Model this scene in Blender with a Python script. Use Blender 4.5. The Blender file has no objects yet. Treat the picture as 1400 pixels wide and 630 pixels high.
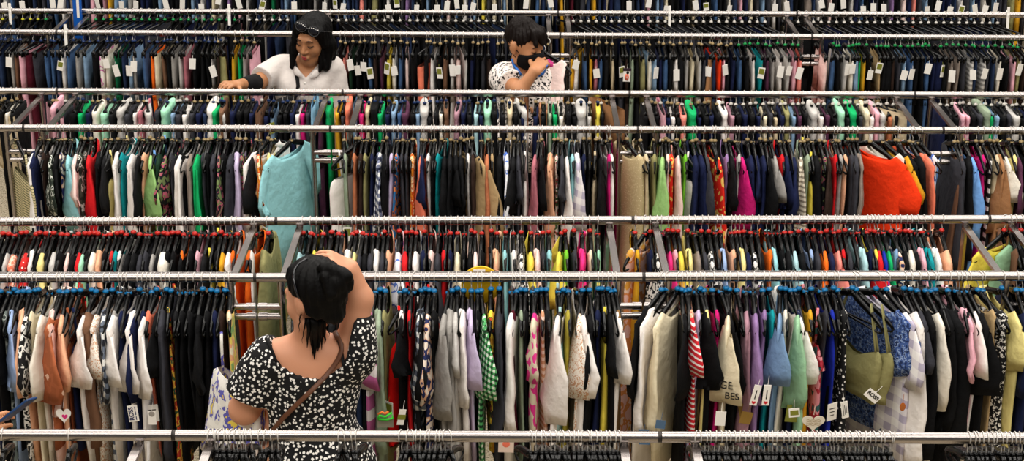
import bpy, math, random
import numpy as np
from mathutils import Vector, Matrix
from mathutils.bvhtree import BVHTree

SC = bpy.context.scene
COL = SC.collection
PI = math.pi
# ------------------------------------------------------------------ camera
FPX, CX, CY = 2300.0, 700.0, 315.0
TH = math.radians(20.83)
CAMZ, RAIL_H = 3.8, 1.40
ST, CT = math.sin(TH), math.cos(TH)
cd = bpy.data.cameras.new('camera')
cam = bpy.data.objects.new('camera', cd)
COL.objects.link(cam)
cam.location = (0, 0, CAMZ)
cam.rotation_euler = (PI / 2 - TH, 0, 0)
cd.sensor_width = 36.0
cd.lens = FPX / 1400 * 36.0
cd.clip_end = 60
SC.camera = cam


def ray(px, py):
    u, v = (px - CX) / FPX, (py - CY) / FPX
    return np.array((u, CT - v * ST, -ST - v * CT))


def W(px, py, Y):
    """the point of the place at distance Y that the photograph shows at (px, py)"""
    d = ray(px, py)
    k = Y / d[1]
    return np.array((d[0] * k, Y, CAMZ + d[2] * k))


def on_height(px, py, z=RAIL_H):
    d = ray(px, py)
    k = (z - CAMZ) / d[2]
    return np.array((d[0] * k, d[1] * k, z))


def x_for(px, Y, z):
    """x of a point at distance Y and height z that is seen in column px"""
    zd = Y * CT + (CAMZ - z) * ST
    return (px - CX) / FPX * zd


# ------------------------------------------------------------------ materials
def lin(h):
    h = h.lstrip('#')
    out = []
    for i in (0, 2, 4):
        c = int(h[i:i + 2], 16) / 255
        out.append(c / 12.92 if c <= .04045 else ((c + .055) / 1.055) ** 2.4)
    return (*out, 1)


def new_mat(name, rgb, rough=.85, metal=0.0, spec=.3, bump=0.0, bscale=30, sheen=0.0):
    m = bpy.data.materials.new(name)
    m.use_nodes = True
    nt = m.node_tree
    b = nt.nodes['Principled BSDF']
    b.inputs['Base Color'].default_value = lin(rgb) if isinstance(rgb, str) else rgb
    b.inputs['Roughness'].default_value = rough
    b.inputs['Metallic'].default_value = metal
    b.inputs['Specular IOR Level'].default_value = spec
    if sheen:
        b.inputs['Sheen Weight'].default_value = sheen
    if bump:
        tc = nt.nodes.new('ShaderNodeTexCoord')
        n = nt.nodes.new('ShaderNodeTexNoise')
        n.inputs['Scale'].default_value = bscale
        n.inputs['Detail'].default_value = 3
        bp = nt.nodes.new('ShaderNodeBump')
        bp.inputs['Strength'].default_value = bump
        bp.inputs['Distance'].default_value = .02
        nt.links.new(tc.outputs['Object'], n.inputs['Vector'])
        nt.links.new(n.outputs['Fac'], bp.inputs['Height'])
        nt.links.new(bp.outputs['Normal'], b.inputs['Normal'])
    return m


def ramp_node(nt, stops):
    r = nt.nodes.new('ShaderNodeValToRGB')
    r.color_ramp.interpolation = 'CONSTANT'
    el = r.color_ramp.elements
    while len(el) > 1:
        el.remove(el[-1])
    el[0].position, el[0].color = stops[0][0], lin(stops[0][1])
    for p, c in stops[1:]:
        e = el.new(p)
        e.color = lin(c)
    return r


def pat_mat(name, kind, cols, scale=40, thr=.3, rough=.85):
    """printed cloth: dots, floral, blotch, stripe, check, leopard"""
    m = new_mat(name, cols[0], rough)
    nt = m.node_tree
    b = nt.nodes['Principled BSDF']
    tc = nt.nodes.new('ShaderNodeTexCoord')
    L = nt.links.new
    if kind in ('dots', 'leopard'):
        v = nt.nodes.new('ShaderNodeTexVoronoi')
        v.inputs['Scale'].default_value = scale
        v.inputs['Randomness'].default_value = .75 if kind == 'dots' else 1
        if kind == 'leopard':
            n = nt.nodes.new('ShaderNodeTexNoise')
            n.inputs['Scale'].default_value = scale * 1.2
            mx = nt.nodes.new('ShaderNodeMixRGB')
            mx.inputs[0].default_value = .03
            L(tc.outputs['Object'], n.inputs['Vector'])
            L(tc.outputs['Object'], mx.inputs[1])
            L(n.outputs['Color'], mx.inputs[2])
            L(mx.outputs[0], v.inputs['Vector'])
        else:
            L(tc.outputs['Object'], v.inputs['Vector'])
        r = ramp_node(nt, [(0, cols[1]), (thr, cols[0])])
        L(v.outputs['Distance'], r.inputs[0])
        L(r.outputs[0], b.inputs['Base Color'])
    elif kind in ('floral', 'blotch'):
        n = nt.nodes.new('ShaderNodeTexNoise')
        n.inputs['Scale'].default_value = scale
        n.inputs['Detail'].default_value = 1.0 if kind == 'floral' else 2.5
        L(tc.outputs['Object'], n.inputs['Vector'])
        k = len(cols)
        lo, hi = .36, .62
        st = [(0, cols[0])] + [(lo + (hi - lo) * i / (k - 1), cols[i]) for i in range(1, k)]
        if kind == 'floral':
            st = [(0, cols[-1]), (.40, cols[0]), (.55, cols[1])] + ([(.62, cols[2])] if k > 2 else [])
        r = ramp_node(nt, st)
        L(n.outputs['Fac'], r.inputs[0])
        L(r.outputs[0], b.inputs['Base Color'])
    elif kind == 'stripe':
        w = nt.nodes.new('ShaderNodeTexWave')
        w.bands_direction = 'Z'
        w.inputs['Scale'].default_value = scale
        r = ramp_node(nt, [(0, cols[0]), (thr, cols[1])])
        L(tc.outputs['Object'], w.inputs['Vector'])
        L(w.outputs['Fac'], r.inputs[0])
        L(r.outputs[0], b.inputs['Base Color'])
    elif kind == 'check':
        outs = []
        mp = nt.nodes.new('ShaderNodeMapping')
        mp.inputs['Rotation'].default_value = (0, 0, PI / 4)
        L(tc.outputs['Object'], mp.inputs['Vector'])
        for d in ('Z', 'X'):
            w = nt.nodes.new('ShaderNodeTexWave')
            w.bands_direction = d
            w.inputs['Scale'].default_value = scale
            L(mp.outputs['Vector'], w.inputs['Vector'])
            r = ramp_node(nt, [(0, '000000'), (.5, 'ffffff')])
            L(w.outputs['Fac'], r.inputs[0])
            outs.append(r.outputs[0])
        a = nt.nodes.new('ShaderNodeMixRGB')
        a.inputs[0].default_value = .5
        L(outs[0], a.inputs[1])
        L(outs[1], a.inputs[2])
        r = ramp_node(nt, [(0, cols[0]), (.3, cols[1]), (.8, cols[2])])
        L(a.outputs[0], r.inputs[0])
        L(r.outputs[0], b.inputs['Base Color'])
    return m


M = {}
M['chrome'] = new_mat('chrome', 'a29b98', .26, 1.0)
M['steel'] = new_mat('steel_wire', 'cfcac4', .45, .45)
M['coupling'] = new_mat('dark_coupling', '3a3634', .4, .6)
M['black_plastic'] = new_mat('black_plastic', '040404', .24, 0, .26)
for k, c in dict(blue='0a78b4', red='d8281e', gold='b39a6c', white='e8e2d8', green='0c9a4a', dark='16161c', navy='1c3566', yellow='d9d32c').items():
    M['clip_' + k] = new_mat('size_clip_' + k, c, .35, 0, .5)
M['paper'] = new_mat('white_paper', 'efeae2', .6)
M['ink'] = new_mat('navy_ink', '1d2350', .6)
M['inkblack'] = new_mat('black_ink', '1a1816', .6)
M['olive_card'] = new_mat('olive_card', '7a7c2a', .6)
M['kraft'] = new_mat('kraft_card', '8a6a2c', .7)
M['bluecard'] = new_mat('slate_blue_card', '4a6480', .6)
M['redink'] = new_mat('red_ink', 'c8202c', .6)
M['pinkink'] = new_mat('pink_ink', 'd22c78', .6)
M['neon'] = new_mat('neon_green_plastic', '3fd43a', .4)
M['neonorange'] = new_mat('neon_orange_plastic', 'f07830', .4)
M['darkcard'] = new_mat('plum_card', '2c1a24', .6)
M['coralink'] = new_mat('coral_ink', 'e87458', .6)

FAB = {}
PAL = {
    'white': 'ebe4de', 'offwhite': 'e2dacb', 'cream': 'dccfb0', 'beige': 'c9b796', 'tan': 'b0946a', 'camel': '9a6d48',
    'brown': '70503c', 'dark brown': '2e201a', 'taupe': '83766c', 'grey': '98948f', 'light grey': 'b9b5b0', 'charcoal': '34343a',
    'black': '0b0b0d', 'soft black': '141416', 'navy': '151c3c', 'denim': '3c587e', 'light denim': '7c98b4', 'dark denim': '22304c',
    'sky blue': '8fc0de', 'light blue': '93a9cf', 'aqua': '8fc6cb', 'teal': '0f8a90', 'royal blue': '1a2a98', 'cornflower': '6f9fdc', 'dusty blue': '7492b4',
    'mint': '9ad2b0', 'sage': '8d9c84', 'light green': '93bd74', 'green': '0fa25c', 'dark green': '16301f', 'olive': '8a8558', 'lime': '6fb82e', 'neon green': '58d21c',
    'yellow': 'e4cf4e', 'pale yellow': 'e3d48a', 'mustard': 'd19a24', 'olive yellow': 'a89a3a', 'orange': 'ee6a1c', 'peach': 'e2a986', 'coral': 'e5785c', 'salmon': 'e8877a',
    'red': 'cf1c22', 'bright red': 'e01410', 'maroon': '4c1220', 'rust': '8c4a2c', 'terracotta': 'b06a48', 'pink': 'dfa6b2', 'pale pink': 'e6c4bc', 'hot pink': 'e22e78', 'magenta': 'c21a6c',
    'dusty rose': 'ac6670', 'mauve': 'a07884', 'lavender': 'c3b4d2', 'purple': '8d6f9c', 'plum': '4e2a40', 'blush': 'eed2ca', 'mint green': '8fb892', 'ice blue': 'a6ccd0',
    'orange red': 'ee3a12', 'gold brown': '7c5c34', 'bottle green': '0b5f3a',
}
PATS = {
    'polka dot': ('dots', ['0d0d0f', 'f0ebe4'], 56, .30), 'white-dot black': ('dots', ['101012', 'e8e2dc'], 70, .3),
    'white floral': ('floral', ['e9e1d6', 'e4dbd0', 'c89a78'], 95, .3), 'red floral': ('floral', ['d8200f', 'd8200f', 'f0c060'], 30, .3),
    'blue floral': ('floral', ['3c5690', '8ea2c8', '1c2c54'], 75, .3), 'navy floral': ('floral', ['1c2450', 'd8a888', 'e8d8c8'], 24, .3),
    'pink floral': ('floral', ['dc8a92', 'b02838', '2f5a5c'], 22, .3), 'dark floral': ('floral', ['141218', 'b05468', '6a7a4a'], 30, .3),
    'leaf print': ('floral', ['3c4438', 'd4d6cc', '1a241c'], 30, .3), 'paisley': ('blotch', ['b03018', 'd8a83c', '2c4a2c', 'c8401c'], 28, .3),
    'rust tie-dye': ('blotch', ['9c5430', 'a85c38', '9c5430', 'dcb49c'], 12, .3), 'gingham green': ('check', ['10301c', '4ca05c', 'e4ecdc'], 14, .5),
    'black plaid': ('check', ['14161e', '5a6270', 'dcdcd8'], 7.5, .5), 'navy gingham': ('check', ['1a2038', '6a7088', 'e0e0de'], 9, .5),
    'orange floral': ('blotch', ['d8982c', 'e8c83c', '1c1814', 'c84c20'], 22, .3), 'red striped': ('stripe', ['c81e2a', 'ece4de'], 15, .72),
    'pink striped': ('stripe', ['e4c8b8', 'c8906c'], 12, .5), 'beige striped': ('stripe', ['d8cdb8', '8c8070'], 14, .6), 'black-white floral': ('leopard', ['101012', 'e8e4dc'], 70, .42),
    'cherry print': ('floral', ['e6dcd0', 'b4283c', '3a5a30'], 40, .3), 'plaid pastel': ('check', ['b0a8bc', 'dcd6da', 'ece8e6'], 5, .5),
    'beige flower': ('floral', ['cdbfa6', 'cdbfa6', 'cf2c80'], 16, .3), 'lattice': ('check', ['0d0d0f', '101012', 'e0dcd4'], 7, .5), 'green floral': ('blotch', ['7ca060', 'e0c860', 'dc9c74', 'd8d0b0'], 16, .3),
    'bw print': ('blotch', ['101012', 'e4e0da', '101012', 'd8d4cc'], 26, .3), 'red dotted': ('dots', ['c4201e', 'f0e4da'], 60, .3), 'coral lace': ('blotch', ['e47a5c', 'f0c0ac', 'e47a5c'], 50, .3),
    'pink-yellow floral': ('blotch', ['e8b8ac', 'dc8a4c', 'e8c8b4', 'd89a3c'], 16, .3), 'sequin beige': ('dots', ['b9a57c', 'e6d8b0'], 110, .25), 'crochet': ('stripe', ['cfc196', '6a6a4a'], 24, .62),
    'floral grey': ('floral', ['5a625e', 'a4aaa2', '2c3430'], 24, .3), 'blue-orange': ('blotch', ['2c7ab8', 'e08048', '182848', '2c7ab8'], 24, .3), 'purple floral': ('floral', ['ece4dc', 'c04c9c', 'e8e0d8'], 20, .3),
    'orange print': ('blotch', ['e08a20', 'c84818', 'efd8a8', 'e08a20'], 30, .3), 'white-blue print': ('floral', ['e4e4e8', '4c6cb8', 'e4e4e8'], 16, .3), 'yellow-purple floral': ('blotch', ['e6e2da', 'dcd8d0', '5a58a8', 'e2c850'], 24, .3),
    'pink-white raglan': ('stripe', ['b85c92', 'dcd4d2'], 3, .6), 'leopard': ('leopard', ['ece2da', '1c1614'], 60, .43), 'grey stripe': ('stripe', ['8c8884', 'c8c4be'], 12, .5),
}


def fabric(c):
    if c not in FAB:
        nm = c.replace(' ', '_').replace('-', '_') + '_cloth'
        if c in PATS:
            k, cols, s, t = PATS[c]
            FAB[c] = pat_mat(nm, k, cols, s, t)
        else:
            FAB[c] = new_mat(nm, PAL[c], .9, 0, .15, bump=.5, bscale=20)
    return FAB[c]


# ------------------------------------------------------------------ mesh helpers
class MB:
    def __init__(s):
        s.v, s.f, s.m, s.mi = [], [], [], 0

    def add(s, vs, fs):
        o = len(s.v)
        s.v += [tuple(map(float, p)) for p in vs]
        for f in fs:
            s.f.append(tuple(i + o for i in f))
            s.m.append(s.mi)

    def box(s, c, d, R=None):
        c = np.array(c, float)
        h = np.array(d, float) / 2
        vs = [np.array((x, y, z)) * h for x in (-1, 1) for y in (-1, 1) for z in (-1, 1)]
        if R is not None:
            vs = [np.array(R) @ v for v in vs]
        s.add([c + v for v in vs], [(0, 1, 3, 2), (4, 6, 7, 5), (0, 4, 5, 1), (2, 3, 7, 6), (0, 2, 6, 4), (1, 5, 7, 3)])

    def tube(s, pts, r, n=8, closed=False, flat=None, up=(0, 0, 1), cap=True):
        """sweep a circle (or an ellipse: flat = ratio across up) along pts; r a number or one per point"""
        P = [np.array(p, float) for p in pts]
        k = len(P)
        rs = r if hasattr(r, '__len__') else [r] * k
        vs, fs = [], []
        prev = None
        for i in range(k):
            a, b = P[(i - 1) % k if closed else max(i - 1, 0)], P[(i + 1) % k if closed else min(i + 1, k - 1)]
            t = b - a
            t /= max(np.linalg.norm(t), 1e-9)
            u = np.array(up, float) if prev is None else prev
            u = u - t * (u @ t)
            if np.linalg.norm(u) < 1e-3:
                u = np.array((1., 0, 0)) - t * t[0]
                if np.linalg.norm(u) < 1e-3:
                    u = np.array((0, 1., 0))
            u /= np.linalg.norm(u)
            prev = u
            w = np.cross(t, u)
            for j in range(n):
                an = 2 * PI * j / n
                vs.append(P[i] + (u * math.cos(an) * (flat or 1) + w * math.sin(an)) * rs[i])
        for i in range(k if closed else k - 1):
            for j in range(n):
                a, b = i * n + j, i * n + (j + 1) % n
                c, d = ((i + 1) % k) * n + (j + 1) % n, ((i + 1) % k) * n + j
                fs.append((a, b, c, d))
        if cap and not closed:
            fs.append(tuple(range(n))[::-1])
            fs.append(tuple((k - 1) * n + j for j in range(n)))
        s.add(vs, fs)

    def ball(s, c, r, n=10, m=6, R=None):
        r = np.array(r if hasattr(r, '__len__') else (r, r, r), float)
        c = np.array(c, float)
        vs, fs = [], []
        for i in range(m + 1):
            ph = PI * i / m
            for j in range(n):
                a = 2 * PI * j / n
                p = np.array((math.sin(ph) * math.cos(a), math.sin(ph) * math.sin(a), math.cos(ph))) * r
                vs.append(c + (p if R is None else np.array(R) @ p))
        for i in range(m):
            for j in range(n):
                a, b = i * n + j, i * n + (j + 1) % n
                fs.append((a, a + n, b + n, b))
        s.add(vs, fs)

    def grid(s, rings, closed=True, cap0=False, cap1=False):
        n = len(rings[0])
        vs = [p for r in rings for p in r]
        fs = []
        for i in range(len(rings) - 1):
            for j in range(n if closed else n - 1):
                a, b = i * n + j, i * n + (j + 1) % n
                fs.append((a, b, b + n, a + n))
        if cap0:
            fs.append(tuple(range(n))[::-1])
        if cap1:
            fs.append(tuple((len(rings) - 1) * n + j for j in range(n)))
        s.add(vs, fs)

    def mesh(s, name, mats, smooth=True):
        me = bpy.data.meshes.new(name)
        me.from_pydata(s.v, [], s.f)
        for m in (mats if isinstance(mats, (list, tuple)) else [mats]):
            me.materials.append(m)
        if max(s.m, default=0):
            me.polygons.foreach_set('material_index', s.m)
        if smooth:
            me.polygons.foreach_set('use_smooth', [True] * len(s.f))
        me.update()
        return me

    def obj(s, name, mats, parent=None, smooth=True, loc=None):
        return link(name, s.mesh(name, mats, smooth), parent, loc)


def link(name, data, parent=None, loc=None, rot=None):
    o = bpy.data.objects.new(name, data)
    COL.objects.link(o)
    if parent is not None:
        o.parent = parent
    if loc is not None:
        o.location = loc
    if rot is not None:
        o.rotation_euler = rot
    return o


ALL_LABELS = {}


def tag(o, label, cat, group=None, kind=None):
    o['label'] = label
    o['category'] = cat
    if group:
        o['group'] = group
    if kind:
        o['kind'] = kind
    ALL_LABELS.setdefault(label, []).append((o.name, group))
    return o


def auto_smooth(o, deg=40):
    me = o.data
    me.set_sharp_from_angle(angle=math.radians(deg))


# ------------------------------------------------------------------ rail lines (one per hanging rail): seen height at column 0 and at column 1400
ROWS = {'Z': (594, 599), 'A': (380, 377.5), 'B': (303, 299.5), 'C': (175, 178.5), 'D': (124.5, 130.5), 'E': (44, 52), 'F': (15, 20.5), 'G': (-34, -29), 'H': (-53, -48)}
RLINE = {}
for k, (a, b) in ROWS.items():
    p, q = on_height(0, a), on_height(1400, b)
    RLINE[k] = (p, (q - p) / (q[0] - p[0]))


def rail_at(row, x):
    p, d = RLINE[row]
    return p + d * (x - p[0])


def rail_px(row, px):
    p, d = RLINE[row]
    x = x_for(px, p[1], RAIL_H)
    for _ in range(3):
        x = x_for(px, rail_at(row, x)[1], RAIL_H)
    return rail_at(row, x)
# ------------------------------------------------------------------ the racks
def rack(front, back, xa, xb, g, label, group, bars=True, stretcher=False, depth=None):
    root = link('garment_rack', None, None)
    mid = (rail_at(front, (xa + xb) / 2))
    root.location = (mid[0], mid[1], 0)
    tag(root, label, 'clothes rack', group)
    o = np.array((mid[0], mid[1], 0))
    fr = lambda x: rail_at(front, x) - o
    bk = (lambda x: rail_at(back, x) - o) if back else (lambda x: rail_at(front, x) - o + np.array((0, depth, 0)))
    ch = M['chrome']
    for side in (fr, bk):
        m = MB()
        m.tube([side(xa + .006), side(xb - .006)], .0178, 16, up=(0, 0, 1))
        r = m.obj('rail', [ch], root)
        auto_smooth(r)
        c = MB()
        c.tube([side(xb - .0065), side(xb + .0065)], .0172, 14)
        c.obj('rail_coupling', [M['coupling']], root)
    for x in (xa + g, xb - g):
        for side in (fr, bk):
            m = MB()
            p = side(x)
            m.tube([(p[0], p[1], .03), (p[0], p[1], RAIL_H - .012)], .0125, 12, up=(0, 1, 0))
            auto_smooth(m.obj('post', [ch], root))
        m = MB()
        a, b = fr(x), bk(x)
        m.box(((a + b) / 2) + np.array((0, 0, -.03)), (.026, np.linalg.norm(b - a), .014))
        m.obj('end_bar', [ch], root, False)
        m = MB()
        m.box(np.array(((a[0] + b[0]) / 2, (a[1] + b[1]) / 2, .03)), (.05, np.linalg.norm(b - a) + .1, .03))
        m.obj('base_bar', [ch], root, False)
    if bars:
        for x, e in ((xa + g, xa + .004), (xb - g, xb - .004)):
            for dz in (-.118, -.158):
                m = MB()
                p, q = fr(x) + np.array((0, 0, dz)), fr(e) + np.array((0, 0, dz))
                m.tube([p, q], .0125, 12)
                m.tube([p + (q - p) * .62, p + (q - p) * .97], .0150, 12)
                auto_smooth(m.obj('cross_bar', [ch], root))
    if stretcher:
        m = MB()
        dv = np.array((0, .046, -.002))
        m.box((fr(xa + g) + fr(xb - g)) / 2 + dv, (xb - xa - 2 * g, .014, .010))
        m.obj('stretcher', [ch], root, False)
    return root


def jx(row, px):
    return rail_px(row, px)[0]


JA = [jx('A', p) for p in (-182, 349, 880, 1411, 1942)]
JC = [jx('C', p) for p in (-385, 33, 452, 872, 1289, 1707)]
JE = [jx('E', p) for p in (-266, 78, 422, 766, 1110, 1454)]
JZ = [jx('Z', p) for p in (-414, 238, 902, 1554)]
GA, GC, GE = .094, .088, .058
for i, t in enumerate(('under the orange dress beside the black floral top', 'with the yellow round sign and bright red camisole', 'carrying the olive bralettes and polka dot dress', 'under the draped mint green sweater')):
    rack('A', 'B', JA[i], JA[i + 1], GA, 'rack of blue and red size clips, ' + t, 'chrome racks with blue and red clips', True, True)
for i, t in enumerate(('carrying the crochet top', 'carrying the aqua tee hung face on', 'carrying the tan blouse and magenta dress', 'carrying the orange red blouse hung face on', 'carrying the cornflower blouse and lattice dress')):
    rack('C', 'D', JC[i], JC[i + 1], GC, 'chrome rack of gold size clips, section ' + t, 'chrome racks with gold clips')
for i, t in enumerate(('carrying maroon trousers before the blue sign', 'beginning at the blue sign', 'passing between both shoppers', 'carrying the camel skirt and picture card', 'of green size clips and navy trousers')):
    rack('E', 'F', JE[i], JE[i + 1], GE, 'chrome trouser rack behind facing women, section ' + t, 'chrome racks behind the facing women', True, True)
for i, t in enumerate(('beyond the yellow size clips', 'beyond the blue sign', 'beyond the mustard trousers', 'beyond the camel skirt', 'beyond the green size clips')):
    rack('G', 'H', JE[i], JE[i + 1], GE, 'rack of jeans with its rail above view, ' + t, 'farthest chrome racks', False)
for i, t in enumerate(('with few hooks by the phone', 'in front of the black floral top', 'crowded with hooks under the olive bralettes')):
    rack('Z', None, JZ[i], JZ[i + 1], .108, 'closest chrome rack along the bottom edge, ' + t, 'closest chrome racks', True, False, -.6)

# ------------------------------------------------------------------ hangers
HK = [(0, .0200 * math.sin(a), .0200 * math.cos(a)) for a in [math.radians(v) for v in (-120, -95, -70, -45, -20, 5, 30, 55, 80, 105, 130)]]
HOOK = HK + [(0, .010, -.026), (0, 0, -.034), (0, 0, -.062)]


def hook_into(m, n=5, r=.0019):
    m.tube(HOOK, r, n, up=(1, 0, 0))


def top_hanger_body(m, n=6):
    arm = []
    H = [(-.012, -.064), (-.030, -.074), (-.070, -.086), (-.120, -.101), (-.165, -.120), (-.192, -.134), (-.204, -.146), (-.200, -.157), (-.185, -.161)]
    H = [(y * .945, z) for y, z in H]
    near = [(0, y, z) for y, z in H]
    far = [(0, -y, z) for y, z in reversed(H)]
    R_ = [.0130, .0150, .0145, .0130, .0110, .0085, .0062, .0050, .0046]
    m.tube(near, R_, n, up=(1, 0, 0), flat=.64)
    m.tube(far, R_[::-1], n, up=(1, 0, 0), flat=.64)
    m.tube([(0, -.176, -.161), (0, -.06, -.163), (0, .06, -.163), (0, .176, -.161)], .0046, n, up=(1, 0, 0))
    m.tube([(0, -.016, -.068), (0, 0, -.064), (0, .016, -.068)], .0115, n, up=(1, 0, 0), flat=.75)
    m.tube([(0, 0, -.050), (0, 0, -.066)], [.0075, .0095], 8, up=(1, 0, 0))


def trouser_hanger_body(m, n=5, w=.165):
    m.tube([(0, -w, -.082), (0, -w + .02, -.076), (0, -.03, -.068), (0, 0, -.056), (0, .03, -.068), (0, w - .02, -.076), (0, w, -.082)], .0066, n, up=(1, 0, 0))
    m.tube([(0, 0, -.048), (0, 0, -.062)], [.007, .008], 7, up=(1, 0, 0))
    for s in (-1, 1):
        m.box((0, s * (w - .02), -.093), (.020, .022, .032))


_m = MB(); top_hanger_body(_m); ME_HB = _m.mesh('hanger_body', [M['black_plastic']])
_m = MB(); hook_into(_m); ME_HOOK = _m.mesh('hanger_hook', [M['steel']])
_m = MB(); trouser_hanger_body(_m); _m.mi = 1; hook_into(_m, 4)
ME_TB = _m.mesh('trouser_hanger', [M['black_plastic'], M['steel']])
ME_CLIP, ME_CLIP2 = {}, {}
for c in ('blue', 'red', 'gold', 'white', 'green', 'dark', 'navy', 'yellow'):
    _m = MB(); _m.ball((0, 0, -.053), (.0125, .0125, .0095), 10, 6); ME_CLIP[c] = _m.mesh('size_clip', [M['clip_' + c]])
    _m = MB(); _m.ball((0, 0, -.046), (.0105, .0105, .0085), 8, 5); ME_CLIP2[c] = _m.mesh('size_clip', [M['clip_' + c]])


def hash_(t):
    v = 7
    for ch in t:
        v = (v * 131 + ord(ch)) % 1000003
    return v


def clothes_hanger(loc, yaw, roll, clip, label, group):
    o = link('clothes_hanger', ME_HB, None, loc, (0, roll, yaw))
    tag(o, label, 'hanger', group)
    link('hook', ME_HOOK, o)
    if clip:
        q = (hash_(label) % 100) / 100
        link('size_clip', ME_CLIP[clip], o, (.003 * (q - .5), 0, .020 * (q - .55)))
    return o


def trouser_hanger(loc, yaw, roll, clip, label, group):
    o = link('clip_hanger', ME_TB, None, loc, (0, roll, yaw))
    tag(o, label, 'hanger', group)
    if clip:
        q = (hash_(label) % 100) / 100
        link('size_clip', ME_CLIP2[clip], o, (0, 0, .018 * (q - .5)))
    return o


# ------------------------------------------------------------------ garments: y across the hanger (minus = towards the aisle), x thickness, z down from the rail
def zsh(w):
    return -.047 - .29 * abs(w) - .22 * max(abs(w) - .12, 0)


class Fold:
    def __init__(s, rng, amp, lean=0.0):
        s.a = amp
        s.f = [rng.uniform(14, 30), rng.uniform(32, 58)]
        s.p = [rng.uniform(0, 6.3) for _ in range(4)]
        s.k = rng.uniform(3, 8)
        s.lean = lean + rng.uniform(-.02, .02)
        s.side = [rng.uniform(-.02, .02) for _ in range(2)]

    def mid(s, w, z):
        d = max(0., -z - .14)
        g = min(1., d / .35)
        return s.a * g * (math.sin(s.f[0] * w + s.p[0] + s.k * z) + .5 * math.sin(s.f[1] * w + s.p[1] - s.k * z)) + s.lean * d + (s.side[0] if w < 0 else s.side[1]) * g * abs(w) * 4

    def thick(s, w, z):
        return 1 + .28 * math.sin(s.f[1] * .8 * w + s.p[2] + 9 * z) * min(1, max(0, -z - .12) / .2)


def body_rings(rows, T, fold, dip=.03, n=22, fwd=0.0, topT=.45):
    """rows: (z or None for the shoulder line, half width)"""
    rings = []
    ztop = None
    for i, (z, w_, tf) in enumerate(rows):
        ring = []
        for j in range(n):
            a = 2 * PI * j / n
            ca, sa = math.cos(a), math.sin(a)
            w = w_ * (abs(ca) ** .8) * (1 if ca > 0 else -1)
            if isinstance(z, tuple):
                zz = z[0] - z[1] * (1 - min(1, abs(w) / w_) ** .8)
            elif z is None:
                zz = zsh(w_) - dip * (1 - (w / w_) ** 2) * (1 if i == 0 else .5)
            else:
                zz = z
            t = T * tf * (abs(sa) ** .7) * (1 if sa > 0 else -1)
            x = t * fold.thick(w, zz) + fold.mid(w, zz)
            ring.append((x, w - fwd, zz))
        rings.append(ring)
    # turned-in hem
    last = rings[-1]
    cx = sum(p[0] for p in last) / n
    rings.append([(cx + (p[0] - cx) * .75, p[1] * .985 - fwd * .015, p[2] + .012) for p in last])
    return rings


def sleeve(m, rng, side, w0, L, half, T, tw, out, fold, fwd, z0=None, puff=0.0, n=12):
    z0 = zsh(w0) if z0 is None else z0
    rings = []
    ns = max(4, int(L / .06) + 2)
    ph = rng.uniform(0, 6.3)
    for i in range(ns):
        s = i / (ns - 1)
        cw = w0 - .038 + (out + .050) * min(1, s * 1.6) - max(0, s - .5) * .015
        cz = z0 - .018 - L * s
        hh = half * (.72 + .28 * min(1, s * 2.5)) * (1 + puff * math.sin(PI * min(1, s * 1.05)) - (.25 if L > .3 else 0) * max(0, s - .3))
        tt = T * (.75 + .5 * s) * (1 + puff * 1.5 * math.sin(PI * s))
        sw = tw * (.35 + .65 * min(1, s * 1.4))
        wob = .008 * math.sin(9 * s * (1 + L) + ph) * s
        ring = []
        for j in range(n):
            a = 2 * PI * j / n
            u, v = hh * math.cos(a), tt * math.sin(a) * (1 + .25 * math.sin(3 * a + ph + 5 * s))
            dw, dx = u * math.cos(sw) - v * math.sin(sw), u * math.sin(sw) + v * math.cos(sw)
            droop = .02 * s * math.cos(a)
            ring.append((dx + wob + fold.lean * .5 * s * L, side * (cw + dw) - fwd, cz + droop * (1 if side > 0 else 1) - .004 * s * abs(u) / max(half, .01)))
        rings.append(ring)
    last = rings[-1]
    c = np.mean(np.array(last), axis=0)
    rings.append([tuple(c + (np.array(p) - c) * .8 + np.array((0, 0, .015))) for p in last])
    m.grid(rings)


def strap(m, w, z1, fold, fwd, r=.003, drop=0.0):
    a = zsh(w) + .008
    for s in (-1, 1):
        m.tube([(.004 * k - .002 + fold.mid(s * w, a + (z1 - a) * k) * .6, s * w * (1 - .1 * k) - fwd, a + (z1 - a) * k) for k in (0, .33, .66, 1)], r, 5, up=(1, 0, 0), flat=1.6)


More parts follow.
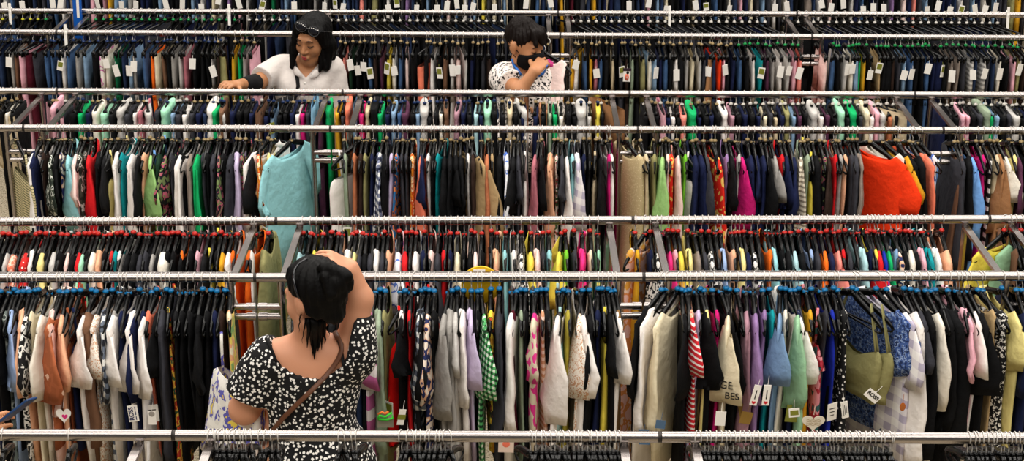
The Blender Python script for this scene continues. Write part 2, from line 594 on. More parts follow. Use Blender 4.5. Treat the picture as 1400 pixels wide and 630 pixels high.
def garment_mesh(kind, c, rng, o):
    m = MB()
    T = o.get('T', .0135) * rng.uniform(.85, 1.15)
    L = o.get('L')
    fwd = o.get('f', 0.0)
    tw = math.radians(o.get('w', rng.uniform(-28, 28)))
    fold = Fold(rng, o.get('a', .006), o.get('lean', 0))
    S = None
    if kind in ('tee', 'blouse', 'shirt', 'sweater', 'jacket'):
        L = L or {'tee': .60, 'blouse': .62, 'shirt': .66, 'sweater': .60, 'jacket': .68}[kind] * rng.uniform(.92, 1.08)
        sl = o.get('s') or {'tee': .17, 'blouse': .24, 'shirt': .30, 'sweater': .50, 'jacket': .52}[kind] * rng.uniform(.85, 1.15)
        nk = {'tee': .128, 'blouse': .135, 'shirt': .115, 'sweater': .125, 'jacket': .115}[kind]
        if kind in ('sweater', 'jacket'):
            T *= 1.25
        b = .205 * rng.uniform(.95, 1.06)
        fl = {'blouse': .02}.get(kind, 0)
        e = -.10 - L
        rows = [(None, nk, .8), (None, .155, 1.0), (None, .182, 1.12), (None, .199, 1.15), (-.20, b - .01, 1.1), (-.27, b, 1), (-.35, b, 1.1), (-.43, b + fl * .4, 1.15), (-.51, b + fl * .6, 1.2)]
        rows = [r for r in rows if r[0] is None or r[0] > e + .04] + [(e, b + fl, 1.25)]
        m.grid(body_rings(rows, T, fold, .055, fwd=fwd))
        for s in (-1, 1):
            sleeve(m, rng, s, .195, sl, o.get('hw', .068 if sl < .3 else .058), T * .85, tw * (1 if s < 0 else -1), .012 if sl < .3 else .0, fold, fwd, puff=.25 if kind == 'blouse' else 0)
        if kind in ('shirt', 'jacket'):
            for s in (-1, 1):
                m.tube([(0, s * .075 - fwd, -.094), (s * .006, s * .10 - fwd, -.100), (s * .012, s * .125 - fwd, -.118)], [.006, .012, .006], 8, up=(0, 0, 1), flat=1.5)
    elif kind == 'bralette':
        rows = [((-.235, .085), .150, .5), ((-.245, .085), .163, .9), ((-.28, .07), .170, 1.6), ((-.33, .035), .168, 2.1), (-.385, .160, 1.7), (-.41, .152, 1.0), (-.425, .152, 1.15), (-.450, .154, 1.1)]
        m.grid(body_rings(rows, T, fold, 0, fwd=fwd))
        for s in (-1, 1):
            for d in (-.006, .006):
                m.tube([(d * k, s * (.085 + .055 * k) - fwd, zsh(.085) + .006 + (-.245 - zsh(.085)) * k) for k in (0, .3, .65, 1)], .0042, 6, up=(1, 0, 0), flat=1.3)
    elif kind in ('tank', 'cami', 'dress', 'halter'):
        L = L or {'tank': .58, 'cami': .50, 'dress': .98, 'halter': .55}[kind] * rng.uniform(.93, 1.07)
        b = .175 * rng.uniform(.94, 1.08)
        fl = o.get('fl', {'dress': .05, 'cami': .02}.get(kind, .0))
        e = -.10 - L
        if kind in ('tank', 'dress') and not o.get('st'):
            rows = [(None, .118, .8), (None, .135, 1.0), (None, .154, 1.0), (-.185, .156, .9), (-.225, b - .008, .9), (-.29, b, 1)]
        else:
            zb = -.21
            rows = [(zb, b - .035, .6), (zb - .015, b - .012, .8), (zb - .06, b, 1)]
            strap(m, .115, zb - .01, fold, fwd, .0035)
        z = -.36
        while z > e + .04:
            k = (z + .29) / (e + .29)
            rows.append((z, b + fl * k - .012 * math.sin(PI * min(1, k * 2)) * (kind == 'dress'), 1 + .35 * k))
            z -= .08
        rows.append((e, b + fl, 1.4))
        m.grid(body_rings(rows, T, fold, .07, fwd=fwd))
        if o.get('ruf'):
            for zz in (-.24, e + .05):
                ring1 = [(x * 1.0, y, z) for x, y, z in body_rings([(zz, b + .004, 1.2), (zz - .05, b + .02, 2.0)], T, fold, 0, 30, fwd)[0]]
                rr = body_rings([(zz, b + .004, 1.2), (zz - .05, b + .02, 2.0)], T, fold, 0, 30, fwd)
                m.grid(rr)
    elif kind in ('trousers', 'jeans', 'leggings', 'shorts', 'skirt'):
        L = L or {'trousers': .92, 'jeans': .95, 'leggings': .80, 'shorts': .34, 'skirt': .55}[kind] * rng.uniform(.94, 1.06)
        top = o.get('top', -.098)
        W_ = o.get('hw', .165) * rng.uniform(.94, 1.04)
        e = top - L
        if kind == 'skirt':
            rows = [(top, W_, .8), (top - .03, W_, .9), (top - .15, W_ + .015, 1.1), (top - L * .6, W_ + .03, 1.3), (e, W_ + .05, 1.5)]
            m.grid(body_rings(rows, T, fold, 0, fwd=fwd))
        elif kind == 'leggings':
            q = rng.uniform(.7, 1.1)
            rows = [(top, W_ * .96, .7), (top - .004, W_, 1.0), (top - .028, W_ * 1.01, 1.15 * q), (top - .042, W_ * .985, .82), (top - .06, W_ * 1.01, 1.1), (top - .12, W_, 1.25), (top - .25, W_ * .95, 1.1), (e, W_ * .8, 1)]
            m.grid(body_rings(rows, T, fold, 0, n=16, fwd=fwd), cap0=True)
        else:
            fork = min(.26, L * .7)
            rows = [(top, W_, .7), (top - .035, W_ * 1.005, .85), (top - .04, W_, .95), (top - .12, W_ * 1.02, 1.1), (top - fork, W_ * 1.03, 1.2)]
            m.grid(body_rings(rows, T, fold, 0, n=18, fwd=fwd))
            if kind == 'shorts':
                lw = W_ * .52
            for s in (-1, 1):
                rings = []
                for k in (0, .25, .55, .8, 1.0):
                    z = top - fork + .03 + (e - (top - fork + .03)) * k
                    hw = W_ * (.53 - (.17 if kind != 'shorts' else .0) * k)
                    cw = s * W_ * (.50 - (.06 if kind != 'shorts' else 0) * k)
                    rings.append([(T * (1.15 - .1 * k) * math.sin(a) * fold.thick(cw, z) + fold.mid(cw + hw * math.cos(a), z), cw + hw * math.cos(a) - fwd, z) for a in [2 * PI * j / 12 for j in range(12)]])
                m.grid(rings, cap1=True)
    return m.mesh(kind, [fabric(c)])


def price_tag(parent, y, z, rng, style='w', h=.062, w=.036, yaw=None, x=0.0):
    """a card that hangs by its top edge and faces the aisle"""
    a = rng.uniform(-.6, .6) if yaw is None else yaw
    R = np.array(Matrix.Rotation(a, 3, 'Z') @ Matrix.Rotation(rng.uniform(-.25, .25), 3, 'Y'))
    m = MB()
    c = np.array((x, y, z))
    m.box(c + R @ np.array((0, 0, -h / 2)), (w, .0022, h), R)
    mats = [M['paper']]
    if style == 'o':
        mats.append(M['olive_card']); m.mi = 1
        m.box(c + R @ np.array((0, -.0006, -h * .36)), (w * .8, .0024, h * .5), R)
    elif style == 'g':
        mats = [M['olive_card']]
    elif style == 'b':
        mats = [M['bluecard']]
    elif style == 'k':
        mats = [M['kraft']]
    elif style == 'l':
        mats.append(M['inkblack']); m.mi = 1
        for i in range(3):
            m.box(c + R @ np.array((0, -.0006, -h * (.3 + .2 * i))), (w * (.6 - .1 * i), .0024, h * .05), R)
    m.tube([c + np.array((0, .012, .016)), c + R @ np.array((0, 0, -.004))], .0008, 4)
    return m.obj('price_tag', mats, parent, False)


KNAME = {'tee': ('t_shirt', 't-shirt'), 'blouse': ('blouse', 'blouse'), 'shirt': ('shirt', 'shirt'), 'sweater': ('sweater', 'sweater'), 'jacket': ('jacket', 'jacket'),
         'tank': ('tank_top', 'tank top'), 'cami': ('camisole', 'camisole'), 'dress': ('dress', 'dress'), 'halter': ('halter_top', 'halter top'), 'bralette': ('bralette', 'bralette'), 'trousers': ('trousers', 'trousers'), 'jeans': ('jeans', 'jeans'),
         'leggings': ('leggings', 'leggings'), 'shorts': ('shorts', 'shorts'), 'skirt': ('skirt', 'skirt')}
SHORTK = {'tee': 'tee', 'tank': 'tank', 'cami': 'camisole', 'halter': 'halter'}
# ------------------------------------------------------------------ what hangs where: column of the aisle-side shoulder | colour | kind | options
LIST = {}
LIST['A'] = '''
3|floral grey|dress|L.8
11|light blue|shirt|w30 s.22 y6
25|peach|shirt|s.24 y5
30|bw print|blouse|
39|cream|dress|
50|offwhite|blouse|
62|rust tie-dye|blouse|w50 s.26 hw.085 y-8 f.02 L.5
69|pale pink|shirt|
77|peach|blouse|w28 s.22 y8
90|rust|dress|st1 th
105|white|tee|w52 s.20 hw.08 y-12 f.02
116|brown|sweater|y10 w20 T.018
124|white floral|blouse|w40 s.17 y-8
137|black plaid|shirt|L.75
147|white|tee|w48 s.19 hw.08 y-10 f.02
153|grey|dress|L.75
172|white|shirt|w50 s.22 hw.075 y-14 f.02
186|white|blouse|w42 s.24 hw.075 y-12 f.02 tross
202|coral|tank|L.66 y6 tl
217|charcoal|jacket|w12
229|paisley|dress|st1 L.72 y10
246|black|tank|L.46
256|soft black|tank|L.44
268|black|blouse|L.42
281|black|tank|L.50
292|navy|dress|y5 L.62
301|dark brown|dress|
312|green floral|dress|y12 L.8
400|dark green|tank|
412|white|tank|
424|black|blouse|
488|dark denim|dress|L.9
503|pink-white raglan|tee|w40 y-10 s.22 L.75
516|sage|jacket|
524|olive|tank|
537|bright red|cami|y-26 st1 L.52 to T.02
552|white|tank|y8 w20
559|red|dress|
568|black plaid|shirt|w35 y-12 L.66
583|navy floral|blouse|
604|grey|sweater|w40 s.34 y-10 f.02 hw.075
613|grey|jacket|y-5
622|light grey|tee|L.75
631|white|shirt|w20 s.3
644|lavender|shirt|w35 s.22
655|black|dress|
662|gingham green|blouse|y8 w30 s.26
671|orange floral|tank|
681|charcoal|sweater|w25
694|white|sweater|y-14 w25 s.4 f.015
704|maroon|tank|
712|sage|dress|
727|beige flower|tee|w20 y-10 L.7 f.01
741|pink striped|tank|
757|white|blouse|y-16 w45 s.36 hw.08 f.02 L.72
769|ice blue|cami|
777|olive yellow|tank|
789|white floral|blouse|w40 y-12 st1
802|white|blouse|w35 y8 f.015
817|navy|dress|w25 y-6
829|yellow|cami|y6
844|gold brown|tank|y4 L.66
852|white|tee|y14 w24
868|black|shirt|y-34 w30 L.55
876|white|jacket|y-30 w35 s.42 f.02
897|cream|sweater|y-27 w45 s.42 f.03 tb
938|black|blouse|
943|peach|tank|L.85
950|red striped|tee|w20 y8
957|lavender|tank|
966|pale yellow|tank|L.85
972|black|tee|w36 y10 s.22
982|magenta|dress|
990|cream|tee|w46 y-14 L.62 s.26 hw.085 f.035 tprint
1008|black|tee|w30 y12 s.24
1022|mauve|sweater|w28 y-8 s.5 tk
1035|purple|blouse|y-5 theartcard
1046|purple|tank|y-8 theartcard
1058|teal|dress|
1066|dusty blue|tee|w50 y-16 s.20 f.015
1074|offwhite|dress|y-10
1087|mint green|blouse|w40 y-14 s.30 f.015 tg
1103|white|tee|w45 y12 s.2
1111|mustard|tank|
1121|pink floral|dress|st1 ruf1 y8 f.015
1141|royal blue|dress|y8 tl
1156|polka dot|dress|y6 T.018
1210|olive|bralette|y27 f.03 tross T.02
1224|olive|bralette|y34 f.05
1246|blue floral|tee|y30 w30 L.52
1252|plaid pastel|blouse|y22 L.7
1262|white|sweater|y16 w25 s.55 f.01
1268|charcoal|tee|y14
1278|black|sweater|y12 w25
1291|offwhite|blouse|y14 s.32
1303|black|shirt|y12 w20 s.4
1318|black|jacket|y20 w35 f.015 T.02
1334|pink|shirt|y12 s.19
1340|white|tee|y12
1352|black|tee|y14 w35 s.24 f.015
1362|tan|dress|y10
1379|black-white floral|dress|y24 T.02 f.02
1397|pale yellow|tee|y14
'''
LIST['B'] = '''
3|light grey|tee|
13|coral lace|blouse|w40 T.018
27|red dotted|tee|w45 y-10 T.018
38|white|shirt|w35
52|pale yellow|tee|w40 T.018
68|light grey|sweater|w30
88|pale pink|tee|w40
103|red|tee|w40 T.016
108|mint|blouse|
122|offwhite|sweater|w40
131|peach|shirt|w40 T.016
150|red dotted|tank|
155|teal|tank|
161|white|tank|
205|grey|blouse|w30
219|offwhite|sweater|w45 T.02
250|orange|tank|y10
268|pink|tank|
285|yellow|cami|
301|mustard|tee|w30
309|white|tee|w45 T.016
317|orange|tank|
336|orange|dress|y-10 T.018
345|white|dress|y10
358|olive|jacket|
406|ice blue|tee|w40
428|yellow|tank|
457|peach|tee|w20
471|white|shirt|y-10 T.015
482|pale yellow|tee|w30
513|white|shirt|w20
530|peach|tank|
543|white-blue print|tee|w40
553|red|sweater|w30
567|white|sweater|w20
589|pale pink|dress|T.016 tw
606|red|dress|
625|cream|tee|w30
650|blush|tee|w35
678|peach|shirt|w30
690|aqua|tank|
703|white|tank|
713|bw print|blouse|w40
726|yellow|tee|w20
735|pale pink|shirt|w20
751|aqua|tank|
763|yellow|tee|w55 y-10
775|lime|tank|
797|hot pink|shirt|w20
808|cream|tank|
819|mint|tank|w20
856|pink-yellow floral|dress|y-30 T.02
873|mustard|tank|
901|bw print|blouse|w40
918|hot pink|tee|w40
925|pink|tank|
933|yellow|tee|w20
945|pale yellow|shirt|
957|taupe|tee|w40
975|bw print|tee|w45
985|brown|tank|
992|light blue|shirt|w20
1004|peach|tank|w20
1018|pale yellow|shirt|
1034|bw print|blouse|w45
1055|orange|tank|
1062|aqua|shirt|
1090|ice blue|tee|w40
1111|light blue|tank|
1131|orange|tee|
1150|salmon|tee|w40
1155|red|tank|
1165|charcoal|tee|w40
1186|ice blue|shirt|w20
1200|yellow|tank|
1207|red|tee|w40
1213|royal blue|tee|
1220|green|tee|w20
1226|dusty blue|tank|y-16
1236|navy floral|blouse|y10
1250|offwhite|sweater|w20
1266|pink|shirt|w20
1277|teal|shirt|w30
1287|white|shirt|w20
1300|peach|sweater|w20
1330|yellow|tee|y-50 T.02
1362|mint green|sweater|y-55 T.02
1392|brown|tank|
'''
LIST['C'] = '''
40|crochet|halter|y28 f.09 T.016
37|white|sweater|y-12 w30 s.5
42|navy|jacket|w30
57|dark brown|dress|
66|leaf print|blouse|w30
81|navy floral|dress|y6
91|aqua|blouse|w40 s.30 y12
99|blush|tee|
107|leaf print|dress|
119|red|blouse|w30 s.36 y10
131|black|jacket|
147|pale yellow|cami|y-14 L.7
155|white|shirt|w30 y-10 s.4
163|teal|dress|y-4
175|white|sweater|w45 y-12 s.48
195|peach|dress|y-8
203|light green|blouse|w40 s.26 y8
209|cornflower|cami|L.3
214|dark green|sweater|
222|dark floral|tee|y-8
239|white|sweater|w40 y-16 s.5 f.02
256|taupe|sweater|w20 y-8
266|green|sweater|w45 y-10 s.45 f.01
297|dark floral|blouse|y8
311|charcoal|sweater|y-8
322|lavender|shirt|w20 s.4
329|dark floral|dress|
334|white|shirt|w50 y-25 f.02
351|orange print|tee|y10
365|pale yellow|dress|
360|aqua|tee|y-29 f.03 T.02 L.66 s.22 hw.085 to
452|white|halter|y-40 f.02 T.02
472|sage|dress|y10 to
485|terracotta|tank|
498|olive|tank|
516|navy gingham|shirt|w20 y-8
534|lavender|dress|y-4 T.015
541|blue-orange|tank|
563|orange print|dress|
571|coral|blouse|y-10 w30 s.36
584|white|tank|y-10 tprint2
597|teal|tank|y-14
640|white|tank|
662|tan|blouse|y28 w40 s.44 f.02 hw.09
666|terracotta|sweater|
673|tan|dress|
693|white-blue print|shirt|
718|white|cami|L.3
729|dusty rose|sweater|w35 y-14 s.42
750|peach|shirt|w45 y-16 s.34
761|cherry print|dress|L.6 y-6
776|white|blouse|w20 s.4
783|aqua|tank|
791|plaid pastel|shirt|w40 s.3
814|beige|cami|y-8 st1 L.6
832|magenta|dress|w30 L.8 y-8
839|white|tank|y14 L.7
880|sequin beige|dress|y22 T.022 f.02
886|beige|dress|y16
895|olive|dress|y-6 T.018
906|light green|blouse|w40 y-10 s.38
913|pale pink|dress|
920|red floral|dress|T.016
929|pale pink|tee|w20 s.4
938|lime|tank|L.4
948|white|halter|y30 T.018 f.02
961|navy|sweater|y12
988|red floral|blouse|y12 w30 s.6
995|purple|dress|
1009|light grey|tank|w20 y-10
1021|magenta|blouse|y12 w40 s.3
1063|grey|tee|w35
1071|red|dress|
1096|beige striped|blouse|y-14 w45 s.5
1106|sage|tank|
1111|yellow|cami|L.3
1129|dark floral|dress|
1144|red|tank|y-6
1152|grey|dress|
1158|peach|dress|y8
1180|taupe|shirt|
1240|orange red|blouse|y38 f.03 T.02 hw.085 L.64
1238|offwhite|tank|y30
1246|mustard|tee|w40 L.35 y15
1256|black|jacket|y20 w30 T.018
1266|black|sweater|y18
1277|coral|shirt|y20 s.34
1283|white-blue print|dress|y22
1314|brown|dress|y-10
1327|black|sweater|y-12 w30
1336|cornflower|blouse|y10 w40 s.34 L.72
1347|magenta|dress|
1356|lattice|dress|y5 T.015
1366|beige|dress|
1374|camel|shirt|w50 s.3
1382|offwhite|tee|w45 y10
1390|pale yellow|dress|
1398|plum|blouse|
'''
LIST['D'] = '''
6|offwhite|leggings|
21|beige|shorts|y35 T.03
70|pink|leggings|top-.02
86|pink|trousers|y28 T.018
107|green|leggings|top-.055
127|offwhite|leggings|top-.045 T.018
138|mint|leggings|top-.055 T.02
160|light grey|leggings|top-.035 T.02
182|white|leggings|top-.05
190|dusty rose|leggings|top-.04
203|light grey|leggings|top-.05 T.024 y14
221|mint|leggings|top-.035 T.019
233|light denim|leggings|top-.05
250|white|leggings|top-.06
278|dark denim|leggings|top-.055
286|white|leggings|top-.025 T.021
293|green|leggings|top-.035
299|brown|leggings|top-.035
307|light grey|leggings|top-.055 y14
351|brown|trousers|top-.03 T.014
371|light denim|shorts|tg
405|white|leggings|top-.055
412|magenta|leggings|top-.05
427|sky blue|trousers|top-.0
437|plum|trousers|
447|green|leggings|top-.03 T.014
459|mustard|leggings|top-.045
474|coral|leggings|top-.02
484|light denim|trousers|top-.0
493|hot pink|leggings|top-.05
501|beige|leggings|top-.03
510|black|leggings|top-.015 T.018
518|green|leggings|top-.05
537|light denim|leggings|top-.04
545|denim|leggings|top-.045
553|plum|leggings|top-.045 T.02
571|light denim|leggings|top-.05
580|light grey|leggings|top-.03 T.021
603|offwhite|leggings|top-.05
610|brown|leggings|top-.035
623|mauve|leggings|top-.04
650|ice blue|leggings|top-.05
666|mint|leggings|top-.035 T.018
697|beige|leggings|top-.035
721|light grey|leggings|top-.03 T.018 y10
752|sage|leggings|top-.045
759|green|leggings|top-.05
768|offwhite|leggings|top-.06
795|light grey|leggings|top-.03 T.026
806|light grey|leggings|top-.06
818|yellow|leggings|top-.03 T.014
853|camel|shorts|y30 top-.015 T.022
908|pink|trousers|top-.03
922|white|leggings|top-.06
936|salmon|leggings|top-.05 T.018
949|green|leggings|top-.035 T.023
993|white|leggings|top-.035 T.02
1003|mauve|leggings|top-.05
1048|cream|leggings|top-.055
1063|beige|leggings|top-.06
1078|olive|leggings|top-.035 T.018
1087|light denim|leggings|top-.055
1095|plum|leggings|top-.05
1115|light grey|leggings|top-.03 T.022
1126|white|leggings|top-.055
1135|plum|leggings|top-.045
1153|mint|leggings|top-.025 T.02 lean.02
1169|green|leggings|top-.03 T.02
1188|cream|leggings|top-.03 T.016
1195|white|leggings|top-.055
1202|pink|leggings|top-.03
1210|light grey|leggings|top-.04 T.018
1220|terracotta|leggings|top-.055
1238|beige|shorts|y40 top-.03 T.03
1320|pink|leggings|top-.04
1326|pink|leggings|top-.045
1353|sage|leggings|top-.015 T.016
1359|green|leggings|top-.05
1367|light denim|leggings|top-.045
1393|light grey|leggings|top-.045 T.02
'''
LIST['E'] = '''
8|black|trousers|
14|grey|trousers|tw
20|brown|trousers|
27|pink|trousers|y-14
35|maroon|trousers|y-20 T.02
45|charcoal|trousers|y-14
62|denim|jeans|
70|denim|jeans|y8
78|dark denim|jeans|
84|white|trousers|to
92|denim|jeans|
104|grey|trousers|T.018
115|light denim|jeans|
127|black|trousers|
137|purple floral|trousers|T.013
145|offwhite|trousers|tw
157|bottle green|trousers|tw
167|dark denim|jeans|
175|light denim|jeans|tw
184|grey|trousers|y12 tw
196|denim|jeans|
207|orange|trousers|
212|cream|trousers|T.017 y-10
222|brown|trousers|
235|grey|trousers|T.017
245|light grey|trousers|
252|dusty rose|trousers|T.014
264|black|trousers|tw
276|black|skirt|
289|grey|shorts|tw
306|olive|skirt|y20 T.026 L.6
318|mustard|trousers|
326|green|trousers|
333|grey|trousers|
342|pink|trousers|
470|salmon|trousers|
478|dark green|trousers|tw
488|black|trousers|tw
497|black|jeans|tw
505|denim|jeans|to
520|plum|trousers|
530|yellow|trousers|to
538|offwhite|trousers|tw
547|denim|jeans|
556|blush|trousers|
572|coral|shorts|y-22 T.03 L.26 top-.12
590|white|skirt|
600|black|trousers|to
608|brown|trousers|
618|light grey|trousers|tw
626|pale pink|trousers|tw
638|light grey|trousers|y8
660|charcoal|trousers|
780|mustard|trousers|y-15
790|white|trousers|tw
801|denim|jeans|
808|mustard|trousers|
815|dusty rose|trousers|tw
822|denim|jeans|
838|beige|trousers|T.010
850|charcoal|shorts|to
857|dark brown|trousers|tcard
865|sage|trousers|
880|olive|trousers|T.020
888|offwhite|trousers|
898|light denim|jeans|y14 tw
911|denim|jeans|T.018
925|white|trousers|tw
940|grey|trousers|
948|cream|trousers|
958|light grey|trousers|
971|camel|skirt|y-24 T.024 tw
984|orange red|shorts|y10
989|pink|trousers|tw
1004|navy|trousers|
1013|denim|jeans|
1031|white|trousers|
1042|teal|trousers|to
1050|plum|trousers|
1058|grey|trousers|
1068|white|trousers|tw
1080|light grey|trousers|tw
1088|pink|trousers|
1095|salmon|trousers|tw
1130|pale pink|trousers|
1141|denim|jeans|y-10
1156|light grey|trousers|y8 tw
1166|offwhite|trousers|tw
1172|light denim|jeans|
1177|green|trousers|
1182|mustard|trousers|
1191|black|trousers|tw
1203|tan|trousers|to
1216|black|trousers|T.03
1238|light denim|jeans|tw
1248|denim|jeans|tw
1270|denim|jeans|tw
1288|navy|trousers|y25 T.024 to
1302|taupe|trousers|tw
1312|taupe|trousers|
1330|grey stripe|trousers|tw
1346|grey stripe|trousers|tw y10
1368|offwhite|trousers|tw
1380|black|trousers|
1388|pink|trousers|
1395|olive|trousers|tw
'''
LIST['G'] = '''
5|light grey|trousers|tw
14|denim|jeans|
30|black|trousers|tw
45|dark denim|jeans|
58|charcoal|trousers|
72|denim|jeans|tw
84|white|trousers|tw
96|taupe|trousers|
116|dark denim|jeans|
125|pink|trousers|T.02
132|dark brown|trousers|tw
141|mauve|trousers|
148|mustard|trousers|
157|light denim|jeans|T.018
166|light denim|jeans|tw
176|grey|trousers|
186|black|trousers|tw
200|navy|jeans|
217|light denim|jeans|
226|navy|trousers|tw
240|black|trousers|
250|dark denim|jeans|tw
262|light denim|jeans|
275|light grey|trousers|tw
290|cream|trousers|
300|grey|trousers|tw
312|purple|trousers|
325|pink|trousers|tw
338|light grey|trousers|
360|white|trousers|to
372|bottle green|jeans|
390|light denim|jeans|
402|denim|jeans|tw
414|black|trousers|
430|grey|trousers|
444|light grey|trousers|tw
458|navy|trousers|to
470|light denim|jeans|tw
482|dark denim|jeans|
494|salmon|trousers|T.018
512|olive|jeans|T.03
530|white|trousers|tw
542|black|trousers|to
556|purple|trousers|
570|black|jeans|tw
584|light denim|jeans|
598|black|trousers|tw
612|pale pink|trousers|tw
624|denim|jeans|tw
636|white|trousers|tw
648|light denim|jeans|tw
660|yellow|trousers|
676|cream|trousers|tw
690|light denim|jeans|
705|black|trousers|
720|black|jeans|tw
735|denim|jeans|
752|light denim|jeans|tw
768|mustard|trousers|
783|maroon|trousers|
797|charcoal|trousers|T.024
813|mustard|trousers|T.018
828|navy|jeans|
845|dark denim|jeans|T.022
860|black|trousers|tw
873|dark denim|jeans|
888|pink|trousers|tw
900|light denim|jeans|
912|cream|trousers|tw
928|black|trousers|
950|beige|trousers|tw
965|black|trousers|to
980|denim|jeans|
998|offwhite|trousers|tw
1014|pink|trousers|
1028|cream|trousers|
1045|light denim|jeans|
1060|white|trousers|tw
1075|offwhite|trousers|tw
1090|black|trousers|
1107|taupe|trousers|T.026
1122|white|trousers|tw
1137|pale pink|trousers|tw
1152|black|trousers|tw
1166|light grey|trousers|
1180|denim|jeans|tw
1194|navy|jeans|tw
1208|black|trousers|tw
1222|purple|trousers|
1238|blush|trousers|T.022
1252|salmon|trousers|
1268|light denim|jeans|tw
1284|black|trousers|tw
1300|navy|trousers|tw
1316|white|trousers|to
1332|light denim|jeans|tw
1348|offwhite|trousers|tw
1362|light denim|jeans|tw
1376|charcoal|trousers|
1386|olive|trousers|T.02
1395|mustard|trousers|T.02
'''
# where each rail carries hangers (columns at the aisle-side shoulder), spacing of the dark fillers, clip colour
SPAN = {
    'A': [(-25, 316), (392, 860), (868, 1425)], 'B': [(-20, 322), (334, 360), (398, 826), (850, 876), (886, 1304), (1326, 1420)],
    'C': [(-15, 45), (52, 428), (448, 840), (862, 1290), (1310, 1420)], 'D': [(-10, 24), (62, 448), (455, 828), (850, 858), (880, 1246), (1288, 1415)],
    'E': [(-10, 50), (58, 350), (440, 754), (776, 1098), (1128, 1415)], 'G': [(-5, 1405)],
}
PITCH = {'A': 8.7, 'B': 8.8, 'C': 8.6, 'D': 9.0, 'E': 8.6, 'G': 7.0}
RAILN = {'A': 'blue-clip rail', 'B': 'red-clip rail', 'C': 'gold-clip rail', 'D': 'leggings rail', 'E': 'trouser rail', 'G': 'topmost rail'}
RAILH = {'A': 'blue-clip', 'B': 'red-clip', 'C': 'gold-clip', 'D': 'leggings-rail', 'E': 'trouser-rail', 'G': 'topmost-rail'}
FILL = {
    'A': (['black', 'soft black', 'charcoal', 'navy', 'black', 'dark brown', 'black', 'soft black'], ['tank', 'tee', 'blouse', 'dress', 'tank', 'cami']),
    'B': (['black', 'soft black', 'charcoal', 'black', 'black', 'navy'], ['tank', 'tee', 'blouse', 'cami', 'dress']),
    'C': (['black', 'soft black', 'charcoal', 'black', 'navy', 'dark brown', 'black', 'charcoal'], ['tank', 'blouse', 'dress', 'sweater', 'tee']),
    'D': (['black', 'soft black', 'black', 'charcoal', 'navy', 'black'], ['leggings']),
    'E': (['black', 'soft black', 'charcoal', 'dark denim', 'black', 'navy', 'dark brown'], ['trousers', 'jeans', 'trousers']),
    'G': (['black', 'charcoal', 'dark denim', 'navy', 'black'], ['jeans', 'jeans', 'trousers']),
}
ORD = 'first second third fourth fifth sixth seventh eighth ninth tenth eleventh twelfth thirteenth fourteenth fifteenth sixteenth'.split()
NUM = 'one two three four five six seven eight nine ten eleven twelve thirteen fourteen fifteen sixteen'.split()


def parse(row):
    items = []
    for ln in LIST[row].strip().splitlines():
        px, c, k, op = ln.split('|')
        o = {}
        if row == 'D' and 'leggings' in k and 'top' not in op:
            o['top'] = -.085
            o['hw'] = .138
        for t in op.split():
            if t[0] == 't' and not t.startswith('top'):
                o['tag'] = t[1:]
            elif t.startswith('top'):
                o['top'] = float(t[3:]) - .032
                if k == 'leggings':
                    o.setdefault('hw', .138)
            else:
                for key in ('lean', 'hw', 'st', 'ruf', 'T', 'L', 'y', 'w', 's', 'f', 'a'):
                    if t.startswith(key):
                        o[key] = float(t[len(key):])
                        break
        items.append([float(px), c, k, o, True])
    return items


HANG_SOLO = {'A': 'clothes', 'B': 'clothes', 'D': 'trouser', 'E': 'trouser'}
CLIPC = {'A': 'blue', 'B': 'red'}
STUFF = {'C': MB(), 'F': MB(), 'G': MB()}
SPECIAL = {}
NOFILL = {'A': [(1157, 1264), (862, 940), (1364, 1396)], 'C': [(5, 40), (352, 432), (446, 484), (848, 900), (1182, 1262)], 'B': [(840, 880), (1326, 1400)]}


def near_w(k):
    return .20 if k in ('tee', 'blouse', 'shirt', 'sweater', 'jacket') else .165


